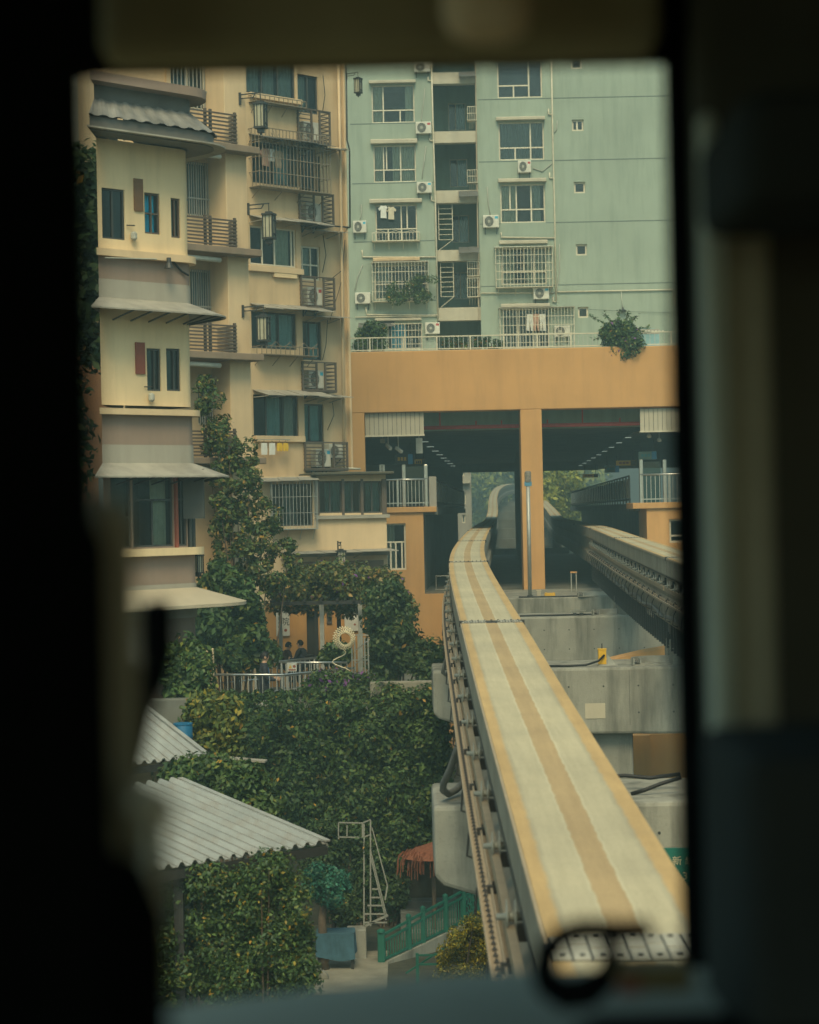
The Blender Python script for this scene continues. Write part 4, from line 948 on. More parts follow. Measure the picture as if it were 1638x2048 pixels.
u0 = FT.uz(690, 600, WB)[0]; MB().box(u0, u_rt+.06, WB-.16, 2.2, FT.uz(705,937,WB)[1], ZT1-.01).build('pilaster', M['tan_l'], TB, bevel=.02)
for x0,y0,x1,y1 in ((495,535,603,546),(508,872,606,884),(497,193,600,203)):
    a,b,c,d_ = rA(x0,y0,x1,y1); MB().box(a, b, -.14, .05, c, d_).build('sill', M['tan_l'], TB, bevel=.01)
a,b,c,d_ = rA(545,546,590,556); MB().box(a, b, -.12, .02, c, d_).build('sill', M['cream'], TB)
# awnings
for x0,x1,y,d_,m_ in ((497,640,268,.85,'awn_d'),(497,640,430,.8,'awn'),(500,640,607,.85,'awn'),(505,640,780,.85,'awn'),(515,625,955,.85,'awn')):
    a, z = FT.uz(x0, y); b, _ = FT.uz(x1, y); awning(TB, a, b, z, 0, d_, .22, m_, panels=4)
for x0,x1,y in ((598,676,458),(600,678,630),(606,680,790),(600,672,292)):
    a, z = FT.uz(x0, y, WB); b, _ = FT.uz(x1, y, WB); awning(TB, a+.1, b, z, WB, .75, .12, 'awn', panels=3)
a,b,c,d_ = rA(498,268,640,383); grille(TB, (a,b,c,d_), 0, .55, .15, 4, 'rackm', 'security_grille', .022)
for q in (.22,.62):
    m_ = MB(); cx = a+(b-a)*q
    for an in np.linspace(.1, math.pi-.1, 8): m_.bar((cx,-.565,d_-.42),(cx+.3*math.cos(an),-.565,d_-.42+.34*math.sin(an)),.014)
    m_.build('grille_fan', M['rackm'], TB)
a,b,c,d_ = rA(505,698,617,712); grille(TB, (a,b,c,c+.28), 0, .5, .2, 1, 'rackm', 'flower_rack', .02)
m_ = MB()
for k in range(4):
    e = a+(b-a)*k/4; f = a+(b-a)*(k+1)/4; m_.tube([(e+(f-e)*q, -.5, c+.28+.16*abs(2*q-1)**2) for q in np.linspace(0,1,7)], .012, 4)
m_.build('rack_scallop', M['rackm'], TB)
a,b,c,d_ = rA(497,195,597,212); grille(TB, (a,b,c,c+.22), 0, .4, .2, 1, 'rackm', 'flower_rack', .02)
# caged air conditioners
for i,(x0,y0,x1,y1) in enumerate(((592,224,655,284),(595,390,662,447),(598,558,664,615),(601,728,667,781),(606,888,690,938))):
    a,b,c,d_ = FT.rect(x0,y0,x1,y1,WB-.5); cg = MB(); w0, w1 = WB-.62, WB-.02
    for k in range(8):
        z = c+(d_-c)*k/7
        cg.box(a, a+(b-a)*.42, w0-.012, w0+.012, z-.018, z+.018); cg.box(a+(b-a)*.68, b, w0-.012, w0+.012, z-.018, z+.018); cg.box(b-.012, b+.012, w0, w1, z-.018, z+.018); cg.box(a-.012,a+.012,w0,w1,z-.018,z+.018)
    for u in (a, a+(b-a)*.42, a+(b-a)*.68, b): cg.box(u-.03, u+.03, w0-.03, w0+.03, c-.03, d_+.03)
    cg.box(a-.03, b+.03, w0-.02, w1, c-.07, c-.03); cg.box(a-.03, b+.03, w0-.035, w0+.035, d_+.03, d_+.07); cg.box(a-.03,b+.03,w0-.035,w0+.035,c-.03,c+.03)
    cg.build('unit_cage', M['brown'], TB)
    ac(FT, x0+12, y0+10, x1-14, y1-4, ['topmost caged air conditioner on the tan building', 'second caged air conditioner down on the tan building', 'third caged air conditioner down, with a small red badge', 'fourth caged air conditioner down on the tan building', 'lowest caged air conditioner, above the mossy bay roof'][i], w=WB-.12, badge={2:'badge_r',3:'badge_b',4:'badge_b'}.get(i), group='caged air conditioners on the tan building', scale=.85)
a,b,c,d_ = FT.rect(655,888,690,916,WB-.3); ac(FT, 655,888,690,916, 'uncaged white air conditioner right of the lowest cage', w=WB-.05, group='caged air conditioners on the tan building', scale=.8)
def tpipe(pts, r, m, w=WB-.2): return MB().tube([(FT.uz(x,y,w)[0], w, FT.uz(x,y,w)[1]) for x,y in pts], r, 7).build('drain_pipe', M[m], TB, smooth=True)
tpipe([(676,100),(680,300),(684,560),(688,935)], .05, 'tan_l'); tpipe([(692,110),(694,280),(699,300),(700,455)], .03, 'dark'); tpipe([(640,293),(694,298)], .03, 'tan_l'); tpipe([(645,450),(700,455)], .03, 'dark'); tpipe([(684,560),(660,640)], .012, 'dark')
tpipe([(682,936),(720,938)], .04, 'pipe')
for p in ([(646,150),(650,190),(645,225)],[(646,470),(652,510),(645,545)],[(655,640),(652,690),(645,720)],[(665,805),(668,830),(655,860)],[(690,480),(685,540),(660,560)]): tpipe(p, .014, 'dark')
# laundry on the tan building
for i,(x,y,k,m_) in enumerate(((530,296,'shirt','fabric_p'),(542,298,'towel','fabric_w'),(556,300,'shirt','tray'))):
    u,z = FT.uz(x,y,-.35); garment(FT, u, -.35, z, k, m_, ['pink shirt in the ornate cage of the tan building','white cloth in the ornate cage of the tan building','tan shirt in the ornate cage of the tan building'][i])
for i,(x,k,m_) in enumerate(((528,'towel','fabric_w'),(544,'towel','fabric_w'),(559,'shorts','fabric_y'),(571,'shorts','fabric_y'))):
    u,z = FT.uz(x,886,-.3); garment(FT, u, -.3, z, k, m_, ['left white towel on the line below the tan sill','right white towel on the line below the tan sill','left yellow shorts on the line below the tan sill','right yellow shorts on the line below the tan sill'][i], .95)
a,z = FT.uz(518,885,-.3); b,_ = FT.uz(580,885,-.3); MB().tube([(a,-.3,z+.1),(b,-.3,z+.11)], .012, 5).build('clothes_line', M['galv'], TB); MB().bar((a,0,z+.1),(a,-.3,z+.1),.02).bar((b,0,z+.1),(b,-.3,z+.1),.02).build('line_bracket', M['galv'], TB)

# ---------------------------------------------------------------- annex with bay windows at the tower's foot
FX = Fr(700, 1000, 71.0, 12)
XB = thing('tan_annex', 'low tan annex with a mossy roof and dark bay windows', 'building', FX.M)
a,b,c,d_ = FX.rect(632,958,772,1030); z_b = FX.uz(700,1210)[1]
w1_ = FX.rect(638,962,684,1026); w2_ = FX.rect(688,962,722,1026); w3_ = FX.rect(726,962,764,1026)
gx0 = FX.uz(540,1000)[0]; hl = FX.rect(545,968,625,1052)
for r_, cu in ((w1_,[(.3,.95,'curt_t')]),(w2_,[(.05,.6,'curt_t')]),(w3_,[(.2,.9,'curt_t')]),(hl,[(.3,.6,'curt_t')])): window(XB, r_, [('v',.5,0,1)], fw=.05, fm='dframe', gm='glass_d', curtains=cu, room=.9)
mb = MB(); zt_ = FX.uz(700,950)[1]; ux0 = FX.uz(505,1000)[0]; wall(mb, ux0, b, z_b-1.5, zt_, [w1_,w2_,w3_,hl]); body(mb, ux0, b, 0, 4, z_b-1.5, zt_); mb.build('wall', M['tan_l'], XB)
for q_ in ((629,638.5),(683.5,688.5),(721.5,726.5),(763.5,773)):
    e_, f_, g_, h_ = FX.rect(q_[0],958,q_[1],1030); MB().box(e_, f_, -.03, .06, g_, h_).build('bay_post', M['brown'], XB)
MB().box(a-.2, b+.2, -.5, 4.1, zt_+.003, zt_+.1).build('mossy_roof', M['moss'], XB, bevel=.03)
e,f,g,h = FX.rect(630,1030,778,1037); MB().box(e, f, -.15, .02, g, h).build('sill', M['bandgrey'], XB)
a2,b2,c2_,d2 = FX.rect(540,962,630,1058); grille(XB, (a2,b2,c2_,d2), 0, .55, .11, 3, 'galv', 'security_grille', .014)
u0,z = FX.uz(515,957); u1,_ = FX.uz(632,957); awning(XB, u0, u1, z, 0, .7, .12, 'awn', panels=3)
u0,z = FX.uz(560,1108); u1,_ = FX.uz(778,1108); awning(XB, u0, u1, z+.06, 0, 1.0, .06, 'awn', panels=3, side=.15); MB().box(u0+.2,u1,-.1,.02,z-.12,z+.02).build('canopy_beam', M['bandgrey'], XB)
a,b,c,d_ = FX.rect(598,1122,768,1215); MB().box(a, b, -.03, .05, c, d_).build('lower_wall', M['mauve2'], XB)

# ---------------------------------------------------------------- balcony wing
FW = Fr(478, 600, 58.0, 43.6)
BW = thing('balcony_wing', 'tan wing with a tall pillar, slatted balconies and barred windows', 'building', FW.M)
WW = .8
hw = []
for q in ((341,100,411,216),(374,325,416,432),(381,540,420,648),(396,750,432,850),(222,100,262,166),(330,325,372,432)):
    r_ = FW.rect(*q, WW); hw.append(r_); window(BW, r_, [('v',.5,0,1)], w=WW, fw=.05, gm='glass_d', curtains=[(.1,.9,'curt_t')], room=.7, t=.12)
    u0,u1,za,zb_ = r_; g = MB()
    for k in range(9): u = u0+(u1-u0)*(k+.5)/9; g.box(u-.014,u+.014,WW-.05,WW-.025,za,zb_)
    z = za+(zb_-za)*.32; g.box(u0,u1,WW-.055,WW-.02,z-.02,z+.02); g.build('window_bars', M['galv'], BW)
ub0 = FW.uz(212,600,WW)[0]; ub1 = FW.uz(458,600,WW)[0]+.3
mb = MB(); wall(mb, ub0, ub1, -9.9, 14.5, hw, w=WW, t=.12); body(mb, ub0, ub1, WW, 1.9, -9.9, 14.5); mb.build('wall', M['tan'], BW)
p0,p1 = FW.uz(457,600)[0], FW.uz(499,600)[0]
MB().box(p0, p1, 0, WW+.05, -9.9, 14.5).build('pillar', M['tan_l'], BW, bevel=.02)
r0,r1,_,_ = FW.rect(303,150,340,200,WW); 
for x0,x1 in ((268,303),): a,b,_,_ = FW.rect(x0,300,x1,400,WW); MB().box(a,b,WW-.35,WW+.02,-9,14.4).build('pilaster', M['tan'], BW)
for i,(yt,yb,ys) in enumerate(((222,284,298),(435,492,506),(647,704,718),(860,915,928))):
    a,b,_,_ = FW.rect(360,yt,474,yb,-.35); zt_ = FW.uz(430,yt,-.35)[1]; zb_ = FW.uz(430,yb,-.35)[1]; zs = FW.uz(430,ys,-.35)[1]
    MB().box(a, p1+.12, -.45, WW-.003, zs, zb_).build('balcony_slab', M['mauve2'], BW, bevel=.02)
    n = 8
    for k in range(n): z = zb_+.06+(zt_-zb_-.1)*k/(n-1); MB().box(a, b, -.36, -.33, z-.022, z+.022).build('slat', M['brown'], BW)
    for u in (a+.9, a+(b-a)*.55, b-.03): MB().box(u-.035,u+.035,-.32,-.26,zb_,zt_+.05).build('rail_post', M['brown'], BW)
    m_ = MB()
    for k in range(n): z = zb_+.06+(zt_-zb_-.1)*k/(n-1); m_.box(b-.02,b+.01,-.33,.5,z-.022,z+.022)
    m_.build('side_slats', M['brown'], BW)
    zz = zs-.28; MB().tube([(a+.2,-.2,zz+.14),(FW.uz(440,ys,-.2)[0],-.2,zz+.12)], .07, 8).build('awning_roll', M['white'], BW, smooth=True)
for i,(px,py,lab) in enumerate(((480,197,'topmost lantern on the tan pillar, below the roof edge'),(497,418,'middle lantern on the tan pillar'),(486,622,'lowest lantern on the tan pillar'))):
    u,z = FW.uz(px,py,-.05); lantern(FW.at(u, 0, z) @ Matrix.Rotation(math.radians(30),4,'Z'), lab, 1.05)
u,z = FT.uz(704,150); lantern(FT.at(0.02, .3, z) @ Matrix.Rotation(math.radians(20),4,'Z'), 'lantern at the top corner of the tan building against green', .8)
u,z = FX.uz(672,1098); lantern(FX.at(u, -.35, z+.12), 'lantern hanging under the annex canopy above the pergola', 1.0)

# ---------------------------------------------------------------- cream building with a rounded corner
FC = Fr(300, 650, 40.0, 45)
CB = thing('cream_building', 'cream and brown building with rounded corner, cornices and sheet hoods', 'building', FC.M)
cl, cr_ = FC.uz(200, 650)[0], FC.uz(391, 650)[0]; RAD = .30
def plan(off):
    pts = [(cr_-.04, cr_-cl), (cl-off, -off)]
    pts += [(cr_-RAD+(RAD+off)*math.sin(a), RAD-(RAD+off)*math.cos(a)) for a in np.linspace(0, math.pi/2, 9)]
    return pts + [(cr_+off, cr_-cl)]
def ring(mb, o0, o1, z0, z1, zo0=None, zo1=None):
    """solid course between plan offsets o0 and o1; outer edge may hang lower"""
    a, b = plan(o0), plan(o1); zo0 = z0 if zo0 is None else zo0; zo1 = z1 if zo1 is None else zo1
    for i in range(len(a)-1):
        (x0,y0),(x1,y1),(X0,Y0),(X1,Y1) = a[i],a[i+1],b[i],b[i+1]
        mb.quad((x0,y0,z1),(x1,y1,z1),(X1,Y1,zo1),(X0,Y0,zo1)); mb.quad((X0,Y0,zo0),(X1,Y1,zo0),(X1,Y1,zo1),(X0,Y0,zo1)); mb.quad((x0,y0,z0),(x1,y1,z0),(X1,Y1,zo0),(X0,Y0,zo0))
    return mb
def skin(mb, off, z0, z1):
    a = plan(off)
    for i in range(len(a)-1): mb.quad((*a[i],z0),(*a[i+1],z0),(*a[i+1],z1),(*a[i],z1))
    return mb
def cz(y): return FC.uz(300, y)[1]
def course(name, m, y0, y1, o0, o1, **kw): return ring(MB(), o0, o1, cz(y1), cz(y0), **kw).build(name, M[m], CB)
uflat = cr_-RAD
hc = []
for q,bars,cu,fm in (((198,377,250,478),[('v',.5,0,1)],[(.05,.95,'curt')],'dframe'),((289,386,320,468),[('v',.5,0,1),('h',.5,0,1)],[(.02,.98,'curt_b')],'brown'),((342,397,367,476),[('v',.5,0,1)],[(.02,.98,'curt_t')],'brown'),((294,697,322,782),[('v',.6,0,1)],[(.05,.6,'curt_t')],'dframe'),((333,697,361,782),[('v',.6,0,1)],[(.05,.6,'curt_t')],'dframe')):
    r_ = FC.rect(*q); r_ = (max(r_[0], cl+.10 if r_[0] < cl+.1 else r_[0]), min(r_[1], uflat-.02), r_[2], r_[3]); hc.append(r_); window(CB, r_, bars, fw=.035, fm=fm, gm='glass_c' if q[1] < 400 and q[0] > 250 else 'glass_d', curtains=cu, room=.8 if q[0] > 250 else .03, t=.07)
# glazed floor: a band of dark framed windows
gz0, gz1 = cz(1097), cz(948)
gl = []
for x0,x1,bars,cu in ((222,262,[('h',.42,0,1)],[]),(266,346,[('h',.66,0,1),('v',.5,0,.66)],[(.55,.95,'curt_c')]),(355,392,[('h',.66,0,1),('v',.5,0,1)],[(.1,.4,'curt')])):
    a,b,_,_ = FC.rect(x0,960,x1,1090); b = min(b, uflat-.02); r_ = (a,b,gz0+.03,gz1-.03); gl.append(r_); window(CB, r_, bars, fw=.035, fm='dframe', gm='glass', curtains=cu, room=1.0 if x0 > 250 else .12, t=.06, rm='room')
mb = MB()
wall(mb, cl, uflat, cz(812), cz(290), hc, t=.07); 
for i in range(2, len(plan(0))-1):
    a = plan(0); mb.quad((*a[i],cz(812)),(*a[i+1],cz(812)),(*a[i+1],cz(290)),(*a[i],cz(290)))
a = plan(0); mb.quad((*a[0],cz(812)),(*a[1],cz(812)),(*a[1],cz(290)),(*a[0],cz(290))); mb.build('wall', M['cream'], CB)
mb = MB(); wall(mb, cl, uflat, gz0, gz1, gl, t=.06); mb.build('glazed_wall', M['mauve'], CB)
# rounded glazing of the corner
mb = MB(); fr_ = MB(); a = plan(0)
for i in range(2, len(a)-1):
    mb.quad((*a[i],gz0),(*a[i+1],gz0),(*a[i+1],gz1),(*a[i],gz1)); 
    if i % 3 == 0: fr_.box(a[i][0]-.03,a[i][0]+.03,a[i][1]-.03,a[i][1]+.03,gz0,gz1)
mb.build('corner_pane', M['glass'], CB); fr_.build('corner_frame', M['dframe'], CB)
u_ = FC.uz(350,1000)[0]; MB().box(u_-.03,u_+.03,-.06,0,gz0,gz1).build('red_post', M['redbrown'], CB)
sa = MB(); sa.box(0,.42,-.02,.02,0,.95); s_ = sa.build('open_sash', M['dframe'], CB); s_.matrix_local = T((uflat-.12,-.03,gz0+.55)) @ Matrix.Rotation(math.radians(-55),4,'Z')
sg = MB().box(.04,.38,-.026,.026,.05,.9).build('sash_pane', M['curt_t'], CB); sg.matrix_local = s_.matrix_local.copy()
course('cornice', 'tan_l', 507, 521, -.05, .16); skin(MB(), .02, cz(582), cz(519)).build('brown_band', M['mauve'], CB); skin(MB(), .035, cz(622), cz(565)).build('grey_band', M['bandgrey'], CB)
course('cornice', 'tan_l', 819, 831, -.05, .18); skin(MB(), .02, cz(897), cz(829)).build('brown_band', M['mauve'], CB); skin(MB(), .035, cz(950), cz(890)).build('grey_band', M['bandgrey'], CB)
course('cornice', 'cream', 1097, 1112, -.05, .2); skin(MB(), .02, cz(1172), cz(1108)).build('brown_band', M['mauve'], CB); skin(MB(), .035, cz(1240), cz(1170)).build('grey_band', M['bandgrey'], CB); skin(MB(), 0, -9.9, cz(1235)).build('lower_wall', M['mauve'], CB)
for yt in (600, 925):
    z1_ = cz(yt); ring(MB(), 0, .72, z1_-.03, z1_, zo0=z1_-.30, zo1=z1_-.27).build('sheet_hood', M['awn'], CB)
    mb = MB(); pl = plan(0); pq = plan(.7)
    for i in range(2, len(pl), 2): mb.bar((*pl[i], z1_-.42), (*pq[i], z1_-.28), .025)
    for x in np.linspace(cl+.3, uflat, 5): mb.bar((x,0,z1_-.42),(x,-.7,z1_-.28),.025)
    mb.build('hood_stays', M['dark'], CB)
# the dark rounded balcony roof on top
z1_ = cz(168); ring(MB(), -.3, .42, z1_-.2, z1_, zo0=z1_-.2, zo1=z1_-.03).build('roof_rim', M['mauve'], CB)
skin(MB(), .1, cz(235), z1_-.18).build('dark_band', M['awn_d'], CB)
z2_ = cz(218); mb = MB(); pl, pq = plan(.12), plan(.62)
def dens(p, n):
    out = []
    for (x0,y0),(x1,y1) in zip(p[:-1], p[1:]):
        L = math.hypot(x1-x0, y1-y0); k = max(1, int(L/n)); out += [(x0+(x1-x0)*j/k, y0+(y1-y0)*j/k) for j in range(k)]
    return out + [p[-1]]
N0 = 121
def resam(p, n):
    P = np.array(p); s_ = np.concatenate([[0], np.cumsum(np.hypot(*np.diff(P, axis=0).T))]); t_ = np.linspace(0, s_[-1], n); return np.stack([np.interp(t_, s_, P[:,0]), np.interp(t_, s_, P[:,1])], 1)
A_, B_2 = resam(pl, N0), resam(pq, N0)
for i in range(N0-1):
    h0, h1 = .03*(i % 4 < 2), .03*((i+1) % 4 < 2)
    mb.quad((*A_[i],z2_+h0),(*A_[i+1],z2_+h1),(*B_2[i+1],z2_-.42+h1),(*B_2[i],z2_-.42+h0))
mb.build('corrugated_skirt', M['awn_d2'], CB)
ring(MB(), .05, .55, cz(288), cz(262)).build('dark_gutter', M['awn_d'], CB)
z3 = cz(268); ring(MB(), .1, .78, z3-.12, z3-.10, zo0=z3-.2, zo1=z3-.17).build('sheet_hood', M['awn'], CB)
skin(MB(), -.35, z1_-.1, cz(-80)).build('upper_wall', M['tan'], CB)
for x0,y0,x1,y1,m_ in ((267,358,284,422,'brown2'),(270,685,288,748,'redbrown')):
    a,b,c,d_ = FC.rect(x0,y0,x1,y1); MB().box(a,b,-.04,-.002,c,d_).build('plaque', M[m_], CB)
for x,y in ((262,470),(297,792)):
    u,z = FC.uz(x,y); MB().lathe([(.02,-.12),(.06,-.08),(.06,.02),(.03,.05)], (u,-.09,z), 10).build('wall_fitting', M['curt'], CB); MB().tube([(u-.12,-.03,z+.17),(u+.02,-.1,z+.17)], .012, 5).build('hook', M['dark'], CB)
u,z = FC.uz(322,522); MB().lathe([(.09,-.16),(.05,-.06),(.04,.04)], (u,-.24,z), 10).build('floodlight', M['dark'], CB); MB().tube([(u+.1,-.1,z+.03),(u+.25,-.08,z-.02),(u+.45,-.07,z-.18),(u+.62,-.06,z-.24)], .02, 6).build('hanging_cable', M['black'], CB)
u,z = FC.uz(300,515); MB().tube([(cl,-.2,FC.uz(205,512)[1]-.06),(u,-.2,z-.05)], .012, 5).build('conduit', M['curt'], CB)
# small canvas awning at its foot
zc_ = cz(1178); a_ = FC.uz(345,1190)[0]
mb = MB(); ring(mb, 0, 1.0, zc_-.02, zc_, zo0=zc_-.36, zo1=zc_-.30); mb.build('canvas_awning', M['awn_c'], CB)
lantern(FC.at(cr_+.02, .5, cz(1100)-.05) @ Matrix.Rotation(math.radians(90),4,'Z') @ Matrix.Scale(.55,4), 'lantern at the corner of the cream building above the bushes', 1.0)
# what stands to its left, half hidden by the cab pillar
FL = Fr(150, 800, 52.0, 20)
o = thing('brown_wall_house', 'blurred brown wall left of the cream building', 'building', FL.M)
a,b,c,d_ = FL.rect(120,690,230,1200); MB().box(a-3,b,0,3,-9.9,d_).build('wall', M['orange2'], o); MB().box(a-3.2,b+.1,-.2,3.2,d_,d_+.12).build('roof', M['bandgrey'], o)
o = thing('grey_block', 'blurred pale grey block above the dark trees at far left', 'building', FL.M @ T((0,14,0)))
a,b,c,d_ = FL.rect(20,60,330,340,14); MB().box(a-4,b,0,5,-9.9,22).build('wall', M['curt'], o); MB().box(a-4.2,b+.2,-.2,5.2,22,22.2).build('roof', M['bandgrey'], o)

# ---------------------------------------------------------------- terrace
TZ = -5.2
x0, x1 = at(300,1400,50.6).x, at(893,1400,50.6).x
mb = MB(); mb.box(x0-1.5, x1, 50.75, 76, GZ-.2, TZ); tag(mb.build('terrace', M['conc_d'], None, bevel=.03), 'raised garden terrace above the leafy retaining wall', 'terrace')
z = at(800,1362,50.9).z; a, b = at(740,1362,50.9).x, at(893,1362,50.9).x
tag(MB().box(a, b, 50.62, 51.0, z-.6, z).build('kerb_wall', M['paving'], None, bevel=.02), 'low pale kerb at the terrace edge near the track', 'kerb')
FTW = Fr(640, 1260, 63.5, 4)
gw = thing('courtyard_wall', 'ochre courtyard wall with a dark doorway under the pergola', 'wall', FTW.M)
a,b,c,d_ = FTW.rect(530,1205,735,1330); dr = FTW.rect(614,1222,633,1340); dr = (dr[0], dr[1], TZ, dr[3])
wall(MB(), a, b, TZ, d_, [dr], t=.3).build('wall', M['orange_t'], gw); MB().quad((dr[0],.3,TZ),(dr[1],.3,TZ),(dr[1],.3,dr[3]),(dr[0],.3,dr[3])).build('door', M['dark'], gw)
def textmesh(s, size, m, parent, Mx):
    cu = bpy.data.curves.new('lettering', 'FONT'); cu.body = s; cu.size = size; cu.align_x = 'CENTER'; cu.align_y = 'CENTER'; cu.extrude = .002
    t = bpy.data.objects.new('lettering', cu); COL.objects.link(t); bpy.context.view_layer.update()
    me = bpy.data.meshes.new_from_object(t.evaluated_get(bpy.context.evaluated_depsgraph_get())); bpy.data.objects.remove(t)
    me.materials.clear(); me.materials.append(M[m]); return obj('lettering', me, parent, M=Mx @ Matrix.Rotation(math.radians(90), 4, 'X'))
def poster(F, q, label, texts, m='poster'):
    a,b,c,d_ = F.rect(*q, -.06); o = thing('poster', label, 'poster', F.at((a+b)/2, -.06, c), 'calligraphy banners under the pergola'); W, H = b-a, d_-c
    MB().box(-W/2, W/2, -.01, .01, 0, H).build('cloth', M[m], o); MB().tube([(-W/2-.03,0,H),(W/2+.03,0,H)], .018, 6).build('rod', M['dark'], o)
    for s, fx_, fz_, sz, mm in texts: textmesh(s, sz, mm, o, T((W*fx_, -.014, H*fz_)))
    return o
poster(FTW, (552,1203,579,1272), 'white calligraphy banner at the left under the pergola', [('小',.18,.76,.26,'ink'),('院',.18,.40,.26,'ink'),('茶',-.26,.5,.1,'ink'),('食',-.26,.38,.1,'ink'),('坊',-.26,.26,.1,'ink'),('●',.2,.16,.12,'redbrown')])
poster(FTW, (689,1212,716,1262), 'white calligraphy banner at the right of the courtyard wall', [('茶',-.05,.62,.32,'ink'),('●',.25,.25,.09,'redbrown')])
a,b,c,d_ = FTW.rect(653,1221,664,1248); o = thing('wall_plaque', 'oval dark plaque on the ochre courtyard wall', 'plaque', FTW.at((a+b)/2,-.03,c)); MB().box((a-b)/2,(b-a)/2,-.02,.025,0,d_-c).build('board', M['brown'], o, bevel=.06); MB().box((a-b)*.25,(b-a)*.25,-.026,-.02,.08,d_-c-.08).build('inlay', M['dark'], o)
# pergola frame
pg = thing('pergola', 'grey steel pergola frame overgrown with vines on the terrace', 'pergola')
def post(px, y0, d, r, parent, m='galv', name='post'):
    t_ = at(px, y0, d); return MB().box(t_.x-r, t_.x+r, d-r, d+r, TZ, t_.z).build(name, M[m], parent)
for px, d, r in ((632,60,.05),(643,59,.06),(677,61,.06),(720,59,.06),(560,61,.05),(790,59,.05)): post(px, 1205, d, r, pg, 'dark' if px in (677,632) else 'galv')
zt_ = at(640,1205,60).z
for y in (58.6, 60.3, 62): a, b = at(545,1205,y).x, at(812,1205,y).x; MB().box(a, b, y-.05, y+.05, zt_, zt_+.1).build('beam', M['dark'], pg)
for k in range(9): x = at(550,1205,60).x + k*.46; MB().box(x-.03, x+.03, 58.2, 62.4, zt_+.1, zt_+.16).build('rafter', M['dark'], pg)
# railings
def rail(label, pts, h, step, r=.03, mid=(), name='terrace_railing', m='steel'):
    P = [at(*p) for p in pts]; o = thing(name, label, 'railing', group='steel railings of the terrace')
    MB().tube(P, r, 8).build('handrail', M[m], o, smooth=True)
    for f in mid: MB().tube([p - Vector((0,0,h*f)) for p in P], r*.6, 6).build('mid_rail', M[m], o)
    for p, q in zip(P[:-1], P[1:]):
        n = max(1, int((q-p).length/step))
        for k in range(n+1):
            c = p + (q-p)*k/n; big = (k % 6 == 0); MB().box(c.x-(.022 if big else .009), c.x+(.022 if big else .009), c.y-.012, c.y+.012, c.z-h, c.z).build('post' if big else 'baluster', M['galv'], o)
    return o
rail('front steel railing of the terrace, before the person', [(427,1349,51.4),(567,1350,51.4),(708,1336,53)], .85, .16)
rail('rear steel railing on the terrace, behind the person', [(427,1336,55),(515,1328,55.5),(665,1312,57.2)], .9, .16, mid=(.45,.85))
rail('short level railing with a warning sign on the terrace', [(563,1325,53.4),(694,1325,53.4)], .8, .14, .025)
p = at(420,1297,51.2); tag(MB().box(p.x-.09, p.x+.09, 51.1, 51.3, TZ-.3, p.z).build('gate_pillar', M['tan_l'], None, bevel=.012), 'pale square pillar at the left end of the terrace railing', 'pillar')
a, b = at(300,1298,51.6), at(412,1298,51.6); tag(MB().box(a.x-1, b.x-.02, 51.5, 51.7, TZ-.3, b.z).build('side_wall', M['conc_d'], None, bevel=.02), 'dim grey wall left of the pale terrace pillar', 'wall')
p = at(584,1334,51.25); o = thing('warning_sign', 'small white warning sign with a triangle on the terrace railing', 'sign', T(p)); MB().box(-.115,.115,-.01,.01,-.105,.105).build('board', M['poster'], o)
MB().prism([(-.08,-.03),(.0,-.03),(-.04,.06)], -.014,-.01,'y').build('triangle', M['yel_s'], o); MB().lathe([(.036,-.014),(.036,-.01)], (.055,0,.015), 14, 'y').build('round_mark', M['redbrown'], o); MB().box(-.09,.09,-.013,-.01,-.085,-.05).build('text_bar', M['redbrown'], o)
# lattice tower with coiled wire rings
o = thing('wire_lattice', 'tall steel lattice with coiled wire rings on the terrace', 'lattice')
for px, y0 in ((703,1272),(709,1268),(716,1268),(723,1268),(729,1275),(736,1277)):
    t_ = at(px, y0, 52.8); MB().box(t_.x-.018,t_.x+.018,52.78,52.82,TZ,t_.z).build('bar', M['steel'], o)
for y_ in (1270,1320,1366): a, b = at(703,y_,52.8), at(736,y_,52.8); MB().bar(a, b, .025).build('cross_bar', M['steel'], o)
for k,(rx,cx,cy) in enumerate(((20,688,1276),(17,689,1279),(13.5,690,1278))):
    c_ = at(cx, cy, 52.6-.05*k); R_ = rx*52.6/FPX; pts = []
    for i in range(150):
        a = 2*math.pi*i/150*(1.0); q = a*26; pts.append((c_.x+(R_+.035*math.cos(q))*math.cos(a), c_.y+.035*math.sin(q), c_.z+(R_+.035*math.cos(q))*math.sin(a)*1.05))
    MB().tube(pts, .011, 4, closed=True).build('wire_ring', M['wire'], o)
MB().tube([at(680+10*math.sin(k*.7)*(1+.08*k), 1295+k*4.2, 52.7) for k in range(16)], .014, 5).build('dangling_wire', M['wire'], o)
for q in ([(712,1300),(735,1282)],[(708,1330),(733,1310)],[(705,1345),(720,1362),(736,1340)]): MB().tube([at(x,y,52.6) for x,y in q], .01, 4).build('brace', M['steel'], o)

